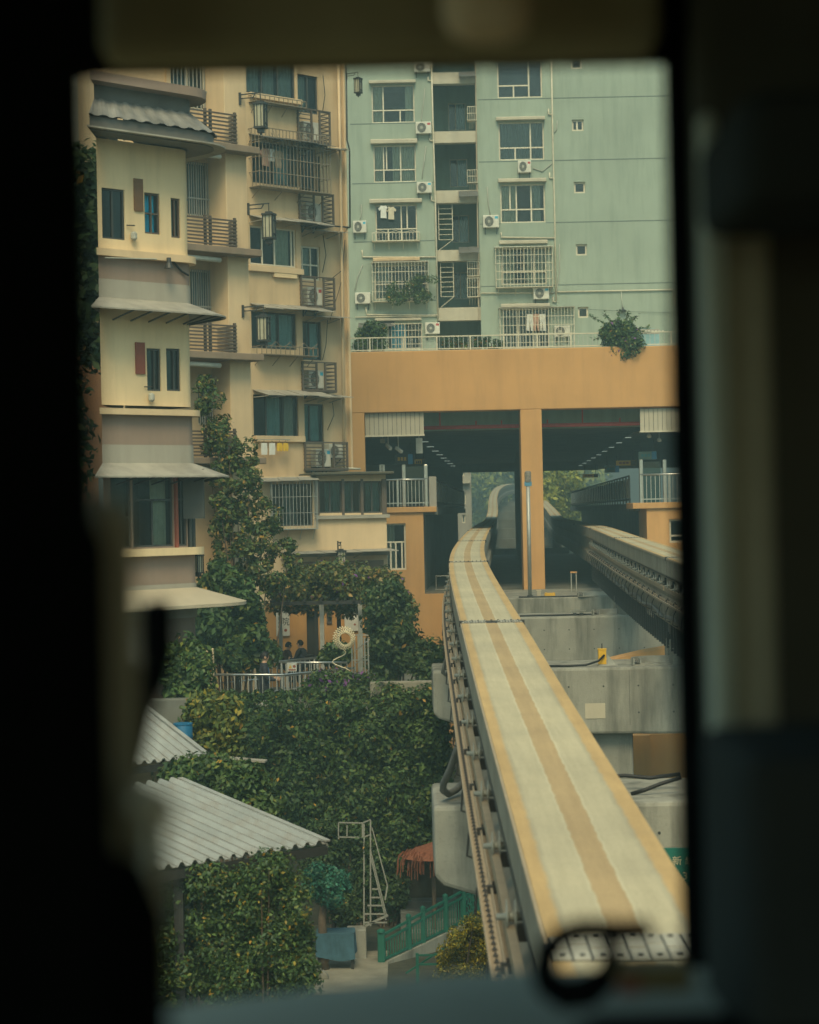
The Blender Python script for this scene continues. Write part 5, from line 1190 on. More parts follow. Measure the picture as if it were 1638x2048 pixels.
# ---------------------------------------------------------------- people
def person(name, label, M0, J, E, cols, hair=True, group=None):
    me = bpy.data.meshes.new('body'); me.from_pydata([j[:3] for j in J], [], []); me.edges.add(len(E))
    for i, e in enumerate(E): me.edges[i].vertices = e
    me.update(); o = bpy.data.objects.new('body', me); COL.objects.link(o)
    sk = o.modifiers.new('skin', 'SKIN'); ss = o.modifiers.new('sub', 'SUBSURF'); ss.levels = ss.render_levels = 1
    if not me.skin_vertices: bpy.context.view_layer.update()
    lay = me.skin_vertices[0].data
    for i, j in enumerate(J): lay[i].radius = (j[3], j[3]*(j[4] if len(j) > 4 else 1)); lay[i].use_root = (i == 0)
    bpy.context.view_layer.update()
    m2 = bpy.data.meshes.new_from_object(o.evaluated_get(bpy.context.evaluated_depsgraph_get())); bpy.data.objects.remove(o)
    m2.materials.clear()
    for m in cols['mats']: m2.materials.append(M[m])
    for p in m2.polygons: p.material_index = cols['fn'](p.center); p.use_smooth = True
    t = thing(name, label, 'person', M0, group); obj('body', m2, t)
    hx, hy, hz_ = J[6][:3]
    if hair:
        h = MB(); r_ = .098; vs = []
        for i in range(7):
            th = math.pi*.62*i/6
            for k in range(14):
                a = 2*math.pi*k/14; fwd = math.cos(a) > .35 and i > 3
                rr = r_*(.86 if fwd else 1.0)*(1+.05*math.sin(3*a+i)); vs.append((hx-.012+rr*1.05*math.sin(th)*math.cos(a), hy+rr*.95*math.sin(th)*math.sin(a), hz_-.005+rr*1.12*math.cos(th)))
        h.add(vs, [(i*14+k, i*14+(k+1) % 14, (i+1)*14+(k+1) % 14, (i+1)*14+k) for i in range(6) for k in range(14)]); h.build('hair', M['hair'], t, smooth=True)
    for s in (-1, 1):
        MB().lathe([(.004,-.012),(.012,-.004),(.012,.004),(.004,.012)], (hx+.082, hy+s*.032, hz_-.01), 8, 'x').build('eye', M['black'], t)
        MB().lathe([(.008,-.01),(.03,-.006),(.03,.006),(.012,.01)], (hx-.005, hy+s*.083, hz_-.02), 8, 'y').build('ear', M['skin'], t)
    return t
def hand(J, E, w, i0, dirv, side):
    """palm and five fingers from wrist index i0"""
    d = Vector(dirv).normalized(); sd = Vector((0,0,1)).cross(d).normalized()*side
    p = Vector(w) + d*.05; J.append((*p, .034)); pi = len(J)-1; E.append((i0, pi))
    for k, L in enumerate((.055,.065,.06,.045)):
        b = p + d*.035 + Vector((0,0,.022-.016*k)); m_ = b + d*L*.5; e = m_ + d*L*.3 - sd*L*.35
        J += [(*b,.011),(*m_,.009),(*e,.007)]; n = len(J); E += [(pi,n-3),(n-3,n-2),(n-2,n-1)]
    b = p + Vector((0,0,.035)); e = b + d*.04 + Vector((0,0,.02)); J += [(*b,.012),(*e,.008)]; n = len(J); E += [(pi,n-2),(n-2,n-1)]
def stand():
    J = [(0,0,.86,.13,1.2),(0,0,1.0,.12,1.2),(.01,0,1.2,.135,1.25),(0,0,1.34,.075,1.4),(.015,0,1.41,.05),(.03,0,1.465,.07),(.035,0,1.535,.088),(.03,0,1.605,.055),(.115,0,1.52,.018)]
    E = [(0,1),(1,2),(2,3),(3,4),(4,5),(5,6),(6,7),(6,8)]
    for s in (-1, 1):
        n = len(J); J += [(0,.18*s,1.30,.062),(.03,.23*s,1.06,.048),(.22,.16*s,1.04,.032)]; E += [(3,n),(n,n+1),(n+1,n+2)]
        hand(J, E, (.22,.16*s,1.04), n+2, (1,-.25*s,.12), s)
        n = len(J); J += [(0,.09*s,.80,.092),(.02,.10*s,.46,.062),(-.01,.10*s,.10,.042),(.13,.10*s,.035,.036)]; E += [(0,n),(n,n+1),(n+1,n+2),(n+2,n+3)]
    return J, E
def sit():
    J = [(0,0,.50,.14,1.2),(-.02,0,.64,.13,1.2),(.02,0,.84,.145,1.25),(.05,0,.98,.08,1.4),(.07,0,1.05,.052),(.09,0,1.10,.07),(.10,0,1.17,.09),(.09,0,1.24,.055),(.185,0,1.155,.018)]
    E = [(0,1),(1,2),(2,3),(3,4),(4,5),(5,6),(6,7),(6,8)]
    for s in (-1, 1):
        n = len(J); J += [(.04,.19*s,.94,.065),(.12,.24*s,.72,.05),(.32,.14*s,.74,.034)]; E += [(3,n),(n,n+1),(n+1,n+2)]
        hand(J, E, (.32,.14*s,.74), n+2, (1,-.3*s,0), s)
        n = len(J); J += [(.05,.10*s,.48,.10),(.42,.12*s,.48,.07),(.40,.12*s,.10,.045),(.53,.12*s,.035,.036)]; E += [(0,n),(n,n+1),(n+1,n+2),(n+2,n+3)]
    return J, E
J, E = stand()
def fn1(c):
    if c.z > 1.40 or (c.x > .23 and c.z > .9): return 0
    if c.x > .085 and c.z > .98 and abs(c.y) < .07 and c.z < 1.4: return 3
    return 1 if c.z > .84 else 2
p = at(527, 1301, 51.95)
person('person', 'person in a dark jacket and blue shirt standing behind the front railing', T((p.x, 51.95, TZ-.08)) @ Matrix.Rotation(.15, 4, 'Z') @ Matrix.Scale((p.z-TZ+.08)/1.66, 4), J, E, {'mats': ['skin','jacket','trous','shirtb'], 'fn': fn1}, group='people on the terrace')
b = T((p.x+.02, 51.72, TZ+.42)); o = thing('pale_bag', 'pale bag hanging at the hip of the standing person', 'bag', b); MB().box(-.16,.16,-.06,.06,0,.36).build('bag_body', M['fabric_w'], o, bevel=.03); MB().tube([(-.1,0,.36),(-.05,0,.55),(.05,0,.55),(.1,0,.36)], .012, 5).build('strap', M['dark'], o)
J2, E2 = sit()
def fn2(c): return 0 if c.z > 1.04 or (c.x > .33 and c.z > .66) else (1 if c.z > .60 else 2)
for i, (px, py, d, rz, lab, hm) in enumerate(((605,1280,60.0,2.6,'dark clothed person seated at the right under the pergola','jacket'),(571,1284,60.6,.4,'person in brown seated at the left under the pergola','brownj'))):
    p = at(px, py, d); zf = p.z - 1.27
    person('person', lab, T((p.x, d, zf)) @ Matrix.Rotation(rz, 4, 'Z'), J2, E2, {'mats': ['skin',hm,'trous'], 'fn': fn2}, group='people on the terrace')
    o = thing('chair', ['dark chair under the right seated person','dark chair under the left seated person'][i], 'chair', T((p.x, d, zf)) @ Matrix.Rotation(rz, 4, 'Z'), 'chairs under the pergola')
    MB().box(-.2,.24,-.22,.22,.33,.37).build('seat', M['dark'], o); MB().box(-.25,-.2,-.2,.2,.5,.85).build('backrest', M['dark'], o)
    for sx in (-.2,.2):
        for sy in (-.19,.19): MB().box(sx-.02,sx+.02,sy-.02,sy+.02,min(0,TZ-zf),.33 if sx > 0 else .5).build('leg', M['dark'], o)

# ---------------------------------------------------------------- corrugated roofs at lower left
def ribbed(name, parent, A, B, C, m, pitch=.21, rib=.075, h=.06):
    """sheet with A ridge end, B the same rib's eave end, C the far end of the eave; ribs run from ridge to eave"""
    A, B, C = Vector(A), Vector(B), Vector(C); e = (C-B); L = e.length; e.normalize(); dn = (B-A); nn = dn.normalized().cross(e).normalized()
    if nn.z < 0: nn = -nn
    mb = MB(); s = 0; prof = []
    while s < L:
        prof += [(s,0),(s+pitch-rib-.045,0),(s+pitch-rib,h),(s+pitch-.035,h)]; s += pitch
    for (s0,h0),(s1,h1) in zip(prof[:-1], prof[1:]):
        q = [A+e*s0+nn*h0, A+e*s1+nn*h1, B+e*s1+nn*h1, B+e*s0+nn*h0]; mb.quad(*q)
        mb.quad(*[p-nn*.012 for p in q]); mb.quad(q[2], q[3], q[3]-nn*.012, q[2]-nn*.012)
    mb.build(name, M[m], parent)
    gm = MB(); s = pitch  # rib shadows added as thin dark strips along the foot of each rib
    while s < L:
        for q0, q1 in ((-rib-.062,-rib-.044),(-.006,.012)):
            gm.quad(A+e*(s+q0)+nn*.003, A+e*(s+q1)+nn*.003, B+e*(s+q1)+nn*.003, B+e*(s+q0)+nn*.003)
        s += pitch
    gm.build('rib_shade_lines', M['awn_d'], parent, kind='stuff')
    MB().bar(B-nn*.1, C-nn*.1, .03, .12).build('eave_board', M['dark'], parent); MB().bar(A-nn*.07, B-nn*.07, .03, .10).build('verge_board', M['galv'], parent)
    MB().bar(A+nn*.03, B+nn*.03, .09, .025, up=nn).build('edge_flashing', M['metalroof'], parent)
Ar = at(360,1560,31.6); Br = at(655,1686,28.8); Cr = at(120,1752,25.9); Cr.z = Br.z
sh = thing('lower_shed', 'lower shed with a pale corrugated metal roof', 'shed')
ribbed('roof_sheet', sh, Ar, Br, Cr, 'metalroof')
e_ = (Cr-Br).normalized()
for k, (f, g) in enumerate(((.55,.06),(.97,.03),(.04,.95),(.97,.95))):
    q = Br + (Cr-Br)*f + (Ar-Br)*g; MB().box(q.x-.06,q.x+.06,q.y-.06,q.y+.06,GZ-.1,q.z-.12).build('post', M['dark'], sh)
q0, q1 = Br+(Ar-Br)*.9, Cr+(Ar-Br)*.9; m_ = MB(); m_.add([(q0.x,q0.y,GZ),(q1.x,q1.y,GZ),(q1.x,q1.y,q1.z-.15),(q0.x,q0.y,q0.z-.15)], [(0,1,2,3)]); m_.build('rear_wall', M['conc_d'], sh)
Au = at(262,1392,38.4); Bu = at(415,1512,35.9); Cu = at(120,1530,33.8); Cu.z = Bu.z
su = thing('upper_shed', 'upper shed with a steeper pale corrugated roof', 'shed')
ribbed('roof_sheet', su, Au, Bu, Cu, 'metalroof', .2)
m_ = MB(); a, b = at(150,1530,36.4), at(325,1530,36.4); m_.box(a.x, b.x, 36.4, 38, GZ, Bu.z-.14); m_.build('wall', M['tan'], su)
MB().box(b.x-.05,b.x+.02,36.3,36.4,GZ,Bu.z-.15).build('corner_post', M['dark'], su)
A_, B_, C_ = at(415,1509,36.2), at(530,1522,35.8), at(425,1517,35.2)
su2 = thing('lean_to_roof', 'thin grey sheet roof joining the upper shed, held by a stub wall', 'roof'); m_ = MB(); th = Vector((0,0,.03)); D_ = at(535,1519,36.5)
m_.add([A_,D_,B_,C_,A_-th,D_-th,B_-th,C_-th],[(0,1,2,3),(4,7,6,5),(0,4,5,1),(1,5,6,2),(2,6,7,3),(3,7,4,0)]); m_.build('roof_sheet', M['awn'], su2)
a, b = at(466,1530,35.9), at(490,1550,35.9); MB().box(a.x,b.x,35.85,36.1,b.z,a.z+.06).build('stub_wall', M['slab'], su2); MB().box(b.x-.1,b.x-.04,35.9,35.96,GZ,b.z).build('post', M['dark'], su2)
a, b = at(255,1392,38.8), at(415,1398,38.8); tag(MB().box(a.x-.4,b.x,38.75,39.0,GZ,b.z+.02).build('stone_wall', M['conc_d'], None, bevel=.03), 'mossy stone wall behind the upper corrugated roof', 'wall')
p = at(366,1455,37.4); o = thing('water_drum', 'bright blue drum beside the upper corrugated roof', 'drum', T((p.x,37.4,p.z-.35))); MB().lathe([(.16,0),(.17,.05),(.17,.18),(.18,.2),(.17,.22),(.17,.38),(.16,.40)], n=16).build('drum_body', M['drum'], o, smooth=True); MB().lathe([(.175,.40),(.175,.43)], n=16).build('rim', M['drum'], o)

# ---------------------------------------------------------------- garden below: fence, ladder, table, parasol
fn = thing('green_fence', 'green painted picket fence climbing along the sloping wall', 'fence')
F0, F1 = at(762,1870,46.0), at(962,1760,48.5); bot0, bot1 = at(762,1926,46.0), at(962,1830,48.5)
PX = [762, 815, 843, 888, 925, 962]
def fpt(f): return F0 + (F1-F0)*f, bot0 + (bot1-bot0)*f
for px in PX:
    f = (px-762)/200; t_, b_ = fpt(f); w_ = .055 if px > 762 else .08
    MB().box(t_.x-w_,t_.x+w_,t_.y-w_*.7,t_.y+w_*.7,b_.z-.3,t_.z+.06).build('post', M['fence'], fn, bevel=.02); MB().lathe([(w_*1.2,0),(w_*1.1,.05),(.01,.08)], (t_.x,t_.y,t_.z+.06), 10).build('post_cap', M['fence'], fn)
for s, dz in ((0,-.02),(0,-.16),(1,.05)):
    a, b = (F0, F1) if not s else (bot0, bot1); MB().bar(a+Vector((0,0,dz)), b+Vector((0,0,dz)), .05, .05).build('rail', M['fence'], fn)
n = 40
for k in range(n):
    t_, b_ = fpt((k+.5)/n); MB().box(t_.x-.013,t_.x+.013,t_.y-.013,t_.y+.013,b_.z+.03,t_.z-.16).build('picket', M['fence'], fn)
m_ = MB(); m_.add([bot0+Vector((0,-.12,0)), bot1+Vector((0,-.12,0)), bot1+Vector((0,.12,0)), bot0+Vector((0,.12,0))]+[Vector((q.x,q.y+dy,GZ-.3)) for q, dy in ((bot0,-.12),(bot1,-.12),(bot1,.12),(bot0,.12))], [(0,1,2,3),(0,4,5,1),(1,5,6,2),(2,6,7,3),(3,7,4,0)]); tag(m_.build('fence_wall', M['conc'], None, bevel=.02), 'sloping stained wall under the green fence', 'wall')
q = at(955,1800,47); o = thing('broken_fence_panel', 'short tilted green fence panel beyond the yellow bush', 'fence', T(q)); 
for k in range(3): MB().bar((-.25,0,-.3+.16*k),(.12,0,.0+.16*k),.04).build('rail', M['fence'], o)
for k in range(5): MB().box(-.22+.08*k,-.2+.08*k,-.02,.02,-.4+.06*k,.1+.06*k).build('picket', M['fence'], o)
q = at(862,1912,41.0); o = thing('low_green_rail', 'low green hoop rail at the bottom beside the yellow bush', 'rail', T(q))
for x in (-.27,.27): MB().box(x-.03,x+.03,-.03,.03,GZ-q.z,.06).build('post', M['fence'], o)
MB().bar((-.27,0,.02),(.27,0,.02),.035).build('top_rail', M['fence'], o); MB().bar((-.27,0,-.16),(.27,0,-.16),.035).build('bottom_rail', M['fence'], o); MB().bar((-.5,.1,-.35),(.75,.5,.35),.03).build('slant_rail', M['fence'], o)
# ladder platform
ld = thing('step_ladder', 'grey steel step ladder with a guard rail among the shrubs', 'ladder')
D = 46.8
def P_(x, y, d=D): return at(x, y, d)
for a, b in (((741,1640),(741,1852)),((725,1645),(725,1675)),((728,1648),(728,1850))): MB().bar(P_(*a), P_(*b), .034).build('stile', M['steel2'], ld)
for a, b in (((744,1655),(775,1772)),((741,1700),(774,1835)),((741,1712),(772,1840))): MB().bar(P_(*a), P_(*b), .026).build('slanted_rail', M['steel2'], ld)
for k, (y, xa, xb) in enumerate(((1778,744,758),(1795,742,762),(1811,735,766),(1828,730,770),(1845,728,774))): MB().bar(P_(xa,y), P_(xb,y), .05, .03).build('step', M['steel2'], ld)
for a, b in (((677,1645),(725,1646)),((725,1646),(741,1639)),((677,1674),(725,1675)),((725,1675),(741,1669)),((677,1645),(677,1678)),((694,1650),(694,1672))): MB().bar(P_(*a), P_(*b), .028).build('guard_rail', M['steel2'], ld)
MB().bar(P_(775,1772), P_(770,1800), .035).build('slanted_rail', M['steel2'], ld); MB().bar(P_(730,1852), P_(776,1830), .05).build('base_bar', M['steel2'], ld)
q = at(717,1900,46.6); tag(MB().box(q.x-.25,q.x+.18,46.4,46.9,GZ,at(717,1856,46.6).z).build('concrete_planter', M['conc'], None, bevel=.02), 'pale concrete planter block beside the cloth covered table', 'planter')
# table with blue cloth
q = at(672,1905,45.6); tt = thing('covered_table', 'small table under a faded blue cloth', 'table', T((q.x,45.6,GZ+.06))); hT = at(672,1862,45.6).z-GZ-.06
for sx in (-.36,.36):
    for sy in (-.25,.25): MB().box(sx-.03,sx+.03,sy-.03,sy+.03,0,hT-.02).build('leg', M['dark'], tt)
MB().box(-.4,.4,-.3,.3,hT-.03,hT).build('table_top', M['dark'], tt)
m_ = MB(); NU = 28; top = []; bt = []
for k in range(NU):
    a = 2*math.pi*k/NU; cx, cy = math.cos(a), math.sin(a); s_ = 1/max(abs(cx)/.42, abs(cy)/.32); top.append((cx*s_, cy*s_, hT+.008)); wv = 1.04+.06*math.sin(5*a)
    bt.append((cx*s_*wv, cy*s_*wv, hT*(.32+.08*math.sin(2*a+1))))
m_.add(top+bt, [tuple(range(NU))]+[(k,(k+1) % NU,NU+(k+1) % NU,NU+k) for k in range(NU)]); tag(m_.build('tablecloth', M['cloth_b'], None, M=T((q.x,45.6,GZ+.06))), 'faded blue cloth draped over the small garden table', 'tablecloth')
q = at(625,1890,44.5); tag(MB().prism([(-.35,.0),(-.3,.5),(.3,.12),(.34,.0)], -.12,.12,'y').build('stone_slab', M['conc'], None, bevel=.03, M=T((q.x,44.5,GZ+.05))), 'leaning pale stone slab left of the covered table', 'stone')
# straw parasol
q = at(866,1688,49.0); o = thing('straw_parasol', 'rust red straw parasol behind the nearest pier', 'parasol', T((q.x,49.0,GZ))); Hh = q.z-GZ
MB().tube([(0,0,0),(0,0,Hh)], .05, 8).build('pole', M['bark'], o); MB().lathe([(.75,Hh-.28),(.45,Hh-.1),(.02,Hh+.05)], n=18).build('canopy', M['straw'], o)
st = MB()
for k in range(150):
    a = rnd.uniform(0, 2*math.pi); r0 = rnd.uniform(.35,.72); L = rnd.uniform(.25,.6); z0_ = Hh-.05-.3*(r0-.3); st.tube([(r0*math.cos(a),r0*math.sin(a),z0_),((r0+.12)*math.cos(a),(r0+.12)*math.sin(a),z0_-L*.35),((r0+.14)*math.cos(a),(r0+.14)*math.sin(a),z0_-L)], .012, 3)
st.build('straw_fringe', M['straw'], o, kind='stuff')
for k in range(4): tag(MB().box(at(800,1800,49).x, at(915,1800,49).x, 48.6+.45*k, 49.05+.45*k, GZ, GZ+.16*(k+1)).build('stone_step', M['conc_d'], None, bevel=.015), ['lowest','second','third','topmost'][k]+' of the dark stone steps below the straw parasol', 'step', 'stone steps to the parasol')
# sign beside the beam, orange block
q = at(1363,1737,28.2); o = thing('track_sign', 'dark green sign with pale characters beside the monorail beam', 'sign', T(q)); MB().box(-.42,.30,-.02,.02,-.27,.28).build('board', M['signg'], o)
textmesh('新 线', .13, 'signt', o, T((.02,-.026,.10))); textmesh('2-3', .14, 'signt', o, T((-.02,-.026,-.10))); MB().box(-.05,.05,.02,.3,-.2,.2).build('bracket', M['dark'], o)
a, b, c_ = at(1249,1472,51), at(1300,1472,51), at(1500,1472,51); m_ = MB(); m_.box(a.x, b.x, 51.0, 53, GZ, a.z); m_.box(b.x, c_.x, 51.25, 53, GZ, a.z); tag(m_.build('ochre_wall', M['orange'], None), 'ochre wall block between the two nearest crossheads', 'wall')
zz = at(1255,1320,56).z; a, b = at(1215,1322,56), at(1290,1304,56); m_ = MB(); m_.prism([(a.x, a.z-2),(a.x,a.z),(b.x,b.z),(b.x+2,b.z+.3),(b.x+2,a.z-2)], 56, 57, 'y'); tag(m_.build('ochre_wedge', M['orange'], None), 'thin ochre wedge of wall behind the yellow junction box', 'wall')
cable_run('slack_cable', 'slack black cable sagging above the nearest crosshead', [(1215,1553),(1250,1551),(1300,1556),(1360,1548)], 29.5, .03, 'black'); cable_run('bent_cable', 'second black cable lying slanted on the nearest crosshead', [(1262,1588),(1290,1580),(1320,1568),(1362,1555)], 29.0, .03, 'black')
# thin building and pier walls beyond the station
FB = Fr(943, 1000, 182, 0); o = thing('far_building', 'narrow buff building with cyan windows seen through the station', 'building', FB.M)
hs = [FB.rect(923,986,932,1008), FB.rect(921,944,929,952), FB.rect(924,1030,931,1046)]
for r_ in hs: window(o, r_, [], fw=.1, gm='glass', curtains=[(.0,1,'cyan')], room=1)
mb = MB(); wall(mb, -9, 0, GZ-2, 9, hs); body(mb, -9, 0, 0, 9, GZ-2, 9); mb.build('wall', M['bandgrey'], o); e,f,g,h = FB.rect(915,960,940,967); MB().box(e,f,-.6,0,g,h).build('balcony', M['slab'], o); 

# ---------------------------------------------------------------- plants
def inpoly(x, y, P):
    c = False; j = len(P)-1
    for i in range(len(P)):
        if (P[i][1] > y) != (P[j][1] > y) and x < (P[j][0]-P[i][0])*(y-P[i][1])/(P[j][1]-P[i][1])+P[i][0]: c = not c
        j = i
    return c
def fill(P, d, dd, n, r0, r1, seed):
    r = random.Random(seed); xs_ = [p[0] for p in P]; ys_ = [p[1] for p in P]; C = []; R = []
    while len(C) < n:
        x, y = r.uniform(min(xs_), max(xs_)), r.uniform(min(ys_), max(ys_))
        if inpoly(x, y, P): C.append(tuple(at(x, y, d + r.uniform(-dd, dd)*.5 + dd*.7*math.sin(x*.055+1.3*math.sin(y*.04)+seed)*math.cos(y*.05+seed)))); R.append(r.uniform(r0, r1))
    return C, R
def plant(name, label, cat, P, d, dd, n, r0, r1, per, size, pal, seed, stem_px=None, part='foliage', extra=None, group=None, squash=(1,1,1), base=None):
    C, R = fill(P, d, dd, n, r0, r1, seed); o = thing(name, label, cat, group=group)
    pts, nn = clumps(C, R, per, seed, squash=squash); leaves(part, pts, nn, size, pal, o, seed=seed)
    cx = sum(c[0] for c in C)/n; lo = min(c[2] for c in C); zb_ = base if base is not None else lo-.3
    mb = MB(); r = random.Random(seed)
    for k in range(min(14, n)):
        c = Vector(C[r.randrange(n)]); b = Vector((cx+(c.x-cx)*.35+r.uniform(-.1,.1), d+.15, zb_)); m1 = (b+c)/2 + Vector((r.uniform(-.12,.12),.05,r.uniform(0,.2)))
        mb.tube([b, m1, c], [.035,.022,.008], 5)
    mb.build('stem', M['bark'], o)
    if extra:
        e = leaves('flowers', pts[::extra[0]] + np.array((0,-.06,.03)), nn[::extra[0]], extra[1], extra[2], o, 'petal', seed=seed+50)
    return o
PURP = [((.22,.08,.30),3),((.30,.12,.36),1)]
plant('leafy_wall', 'tall dark green hedge covering the terrace retaining wall', 'hedge', [(470,1415),(600,1408),(740,1400),(780,1384),(860,1380),(893,1382),(897,1480),(890,1560),(870,1600),(866,1690),(800,1722),(700,1700),(560,1650),(548,1600),(470,1510)], 50.25, .45, 640, .20,.42, 100, .115, GREENS, 11, base=GZ)
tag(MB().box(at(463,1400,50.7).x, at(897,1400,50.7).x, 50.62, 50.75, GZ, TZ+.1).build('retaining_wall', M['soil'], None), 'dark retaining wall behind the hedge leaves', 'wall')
plant('yellow_shrub', 'yellow green shrub column left of the hedge', 'shrub', [(395,1405),(440,1388),(470,1400),(472,1505),(440,1520),(400,1490),(372,1445)], 38.0, .25, 60, .18,.3, 90, .11, YELS, 12, base=GZ)
plant('garden_shrub', 'green shrub between the two corrugated roofs', 'shrub', [(320,1545),(420,1520),(520,1545),(545,1590),(548,1650),(470,1610),(400,1585),(345,1572)], 35.2, .25, 90, .16,.28, 90, .10, GREENS, 13, base=GZ)
plant('round_shrub', 'dark shrub left of the pale terrace pillar', 'shrub', [(325,1310),(370,1285),(408,1310),(410,1395),(340,1395)], 39.3, .2, 60, .16,.28, 90, .11, GREENS, 14, base=-6.5)
plant('climbing_vine', 'yellowing climbing vine hanging down the tan pillar', 'vine', [(395,745),(425,770),(445,830),(480,865),(507,890),(518,940),(532,985),(560,1040),(585,1080),(600,1150),(560,1185),(425,1170),(432,1050),(425,960),(402,850)], 56.4, .3, 190, .10,.27, 75, .115, PERG+GREENS+[((.30,.26,.02),.5)], 15, base=TZ)
plant('broad_leaf_tree', 'broad leaved bush before the terrace, left of the standing person', 'bush', [(395,1185),(440,1140),(490,1160),(498,1190),(515,1240),(545,1312),(525,1335),(430,1325),(385,1265)], 54.2, .5, 150, .22,.38, 90, .17, GREENS, 16, base=TZ)
plant('pergola_vine', 'vine with orange and yellow leaves roofing the pergola', 'vine', [(540,1172),(600,1150),(650,1135),(740,1135),(800,1165),(820,1215),(790,1232),(700,1222),(620,1212),(545,1212)], 60, 1.2, 190, .2,.38, 80, .13, PERG, 17, extra=(120,.14,PURP), base=at(640,1210,60).z)
plant('pergola_shrub', 'dense green shrub at the right end of the pergola', 'shrub', [(735,1170),(790,1170),(825,1235),(822,1280),(880,1290),(893,1340),(850,1352),(750,1350),(742,1290)], 57.2, .6, 170, .22,.36, 80, .13, DARKS+[((.09,.12,.035),2)], 18, base=TZ)
plant('flowering_shrub', 'low shrub with purple flowers at the front railing', 'shrub', [(610,1362),(650,1345),(738,1358),(740,1388),(600,1395)], 51.0, .15, 90, .12,.22, 80, .09, GREENS, 19, extra=(38,.11,PURP), base=TZ)
plant('hedge_top', 'low leafy plants along the foot of the front railing', 'plants', [(430,1392),(600,1386),(860,1368),(860,1385),(430,1400)], 50.8, .15, 90, .08,.15, 70, .11, GREENS, 20, base=TZ)
plant('courtyard_plant', 'small pale leaved plant in front of the seated people', 'plant', [(645,1302),(665,1290),(692,1298),(692,1318),(645,1318)], 56, .3, 30, .14,.22, 60, .16, GREENS, 21, base=TZ)
plant('shed_bush', 'large mottled bush under the eave of the lower corrugated roof', 'bush', [(340,1775),(420,1745),(575,1715),(598,1770),(612,1850),(625,1940),(620,2010),(340,2030),(328,1880)], 27.6, .4, 300, .13,.25, 150, .055, GREENS+[((.05,.09,.045),5),((.24,.19,.03),.8)], 22, base=GZ)
plant('ladder_shrub', 'dark shrub grown around the step ladder', 'shrub', [(625,1655),(690,1640),(725,1690),(738,1760),(732,1830),(690,1845),(640,1800),(615,1720)], 47.2, .35, 150, .16,.3, 90, .09, DARKS, 23, base=GZ)
tt = plant('teal_tree', 'small tree with bluish teal leaves beside the covered table', 'tree', [(606,1752),(625,1735),(648,1740),(662,1730),(690,1752),(700,1775),(682,1790),(668,1812),(640,1800),(622,1795)], 45.3, .3, 70, .08,.19, 90, .08, [((.03,.15,.10),3),((.045,.19,.13),3),((.03,.11,.07),2),((.07,.13,.05),1)], 24, part='crown', base=at(648,1800,45.3).z)
a, b = at(648,1890,45.4), at(650,1790,45.4); MB().tube([(a.x,45.4,GZ),(a.x-.03,45.4,(a.z+b.z)/2),(b.x,45.4,b.z)], [.12,.09,.06], 9).build('trunk', M['bark'], tt, smooth=True)
plant('yellow_bush', 'fine leaved yellow bush beside the beam at the bottom', 'bush', [(885,1890),(905,1862),(935,1842),(960,1838),(990,1850),(995,1965),(880,1965)], 40.5, .5, 150, .10,.2, 90, .055, [((.38,.29,.03),4),((.23,.21,.03),3),((.10,.12,.03),3)], 25, base=GZ)
plant('dim_shrub', 'dim dark shrub in the hollow under the straw parasol', 'shrub', [(740,1700),(800,1720),(812,1790),(780,1830),(745,1800)], 50.0, .3, 60, .16,.3, 70, .1, DARKS, 26, base=GZ)
plant('roof_shrub', 'rounded green shrub behind the left end of the roof railing', 'shrub', [(712,665),(735,648),(765,655),(778,695),(712,700)], 88.6, .3, 50, .18,.3, 80, .12, GREENS, 27, base=z_top)
plant('hanging_shrub', 'flowering shrub hanging over the ochre beam beside the notice board', 'shrub', [(1205,660),(1235,640),(1262,655),(1285,690),(1268,710),(1245,715),(1215,700)], 87.6, .25, 90, .18,.3, 80, .12, GREENS, 28, extra=(70,.13,PURP), base=z_top)
o = thing('shrub_sprays', 'long arching sprays rising from the hanging shrub', 'shrub'); mb = MB(); PP = []
for k in range(16):
    b0 = at(1238, 690, 87.7); e0 = at(1238+rnd.uniform(-62,62), rnd.uniform(622,690), 87.7+rnd.uniform(-.4,.3)); m0 = (b0+e0)/2+Vector((0,0,.3)); mb.tube([b0,m0,e0], .012, 4); PP += [tuple(b0.lerp(m0, q)) if q < 1 else tuple(m0.lerp(e0, q-1)) for q in np.linspace(.5,2,14)]
mb.build('stem', M['bark'], o); PP = np.array(PP); leaves('foliage', np.repeat(PP,5,0)+rng.normal(0,.05,(len(PP)*5,3)), np.tile((0,-.5,1.),(len(PP)*5,1)), .11, GREENS, o, seed=5)
plant('caged_plants', 'potted plants spilling from the window cage of the green block', 'plants', [(772,575),(820,565),(850,545),(872,560),(865,595),(845,608),(775,605)], 99.35, .1, 50, .14,.26, 60, .1, GREENS, 29, base=FG.uz(820,604)[1])
for i, x in enumerate((905, 952, 985)):
    plant('pot_plant', ['pot plant by the roof railing in front of the shaft','low pot plants along the middle of the roof railing','pot plant by the roof railing before the lowest right cage'][i], 'plant', [(x-22,684),(x,674),(x+22,682),(x+22,694),(x-22,695)], 87.95, .1, 14, .1,.18, 50, .09, GREENS+[((.45,.16,.02),.5)], 40+i, base=z_top)
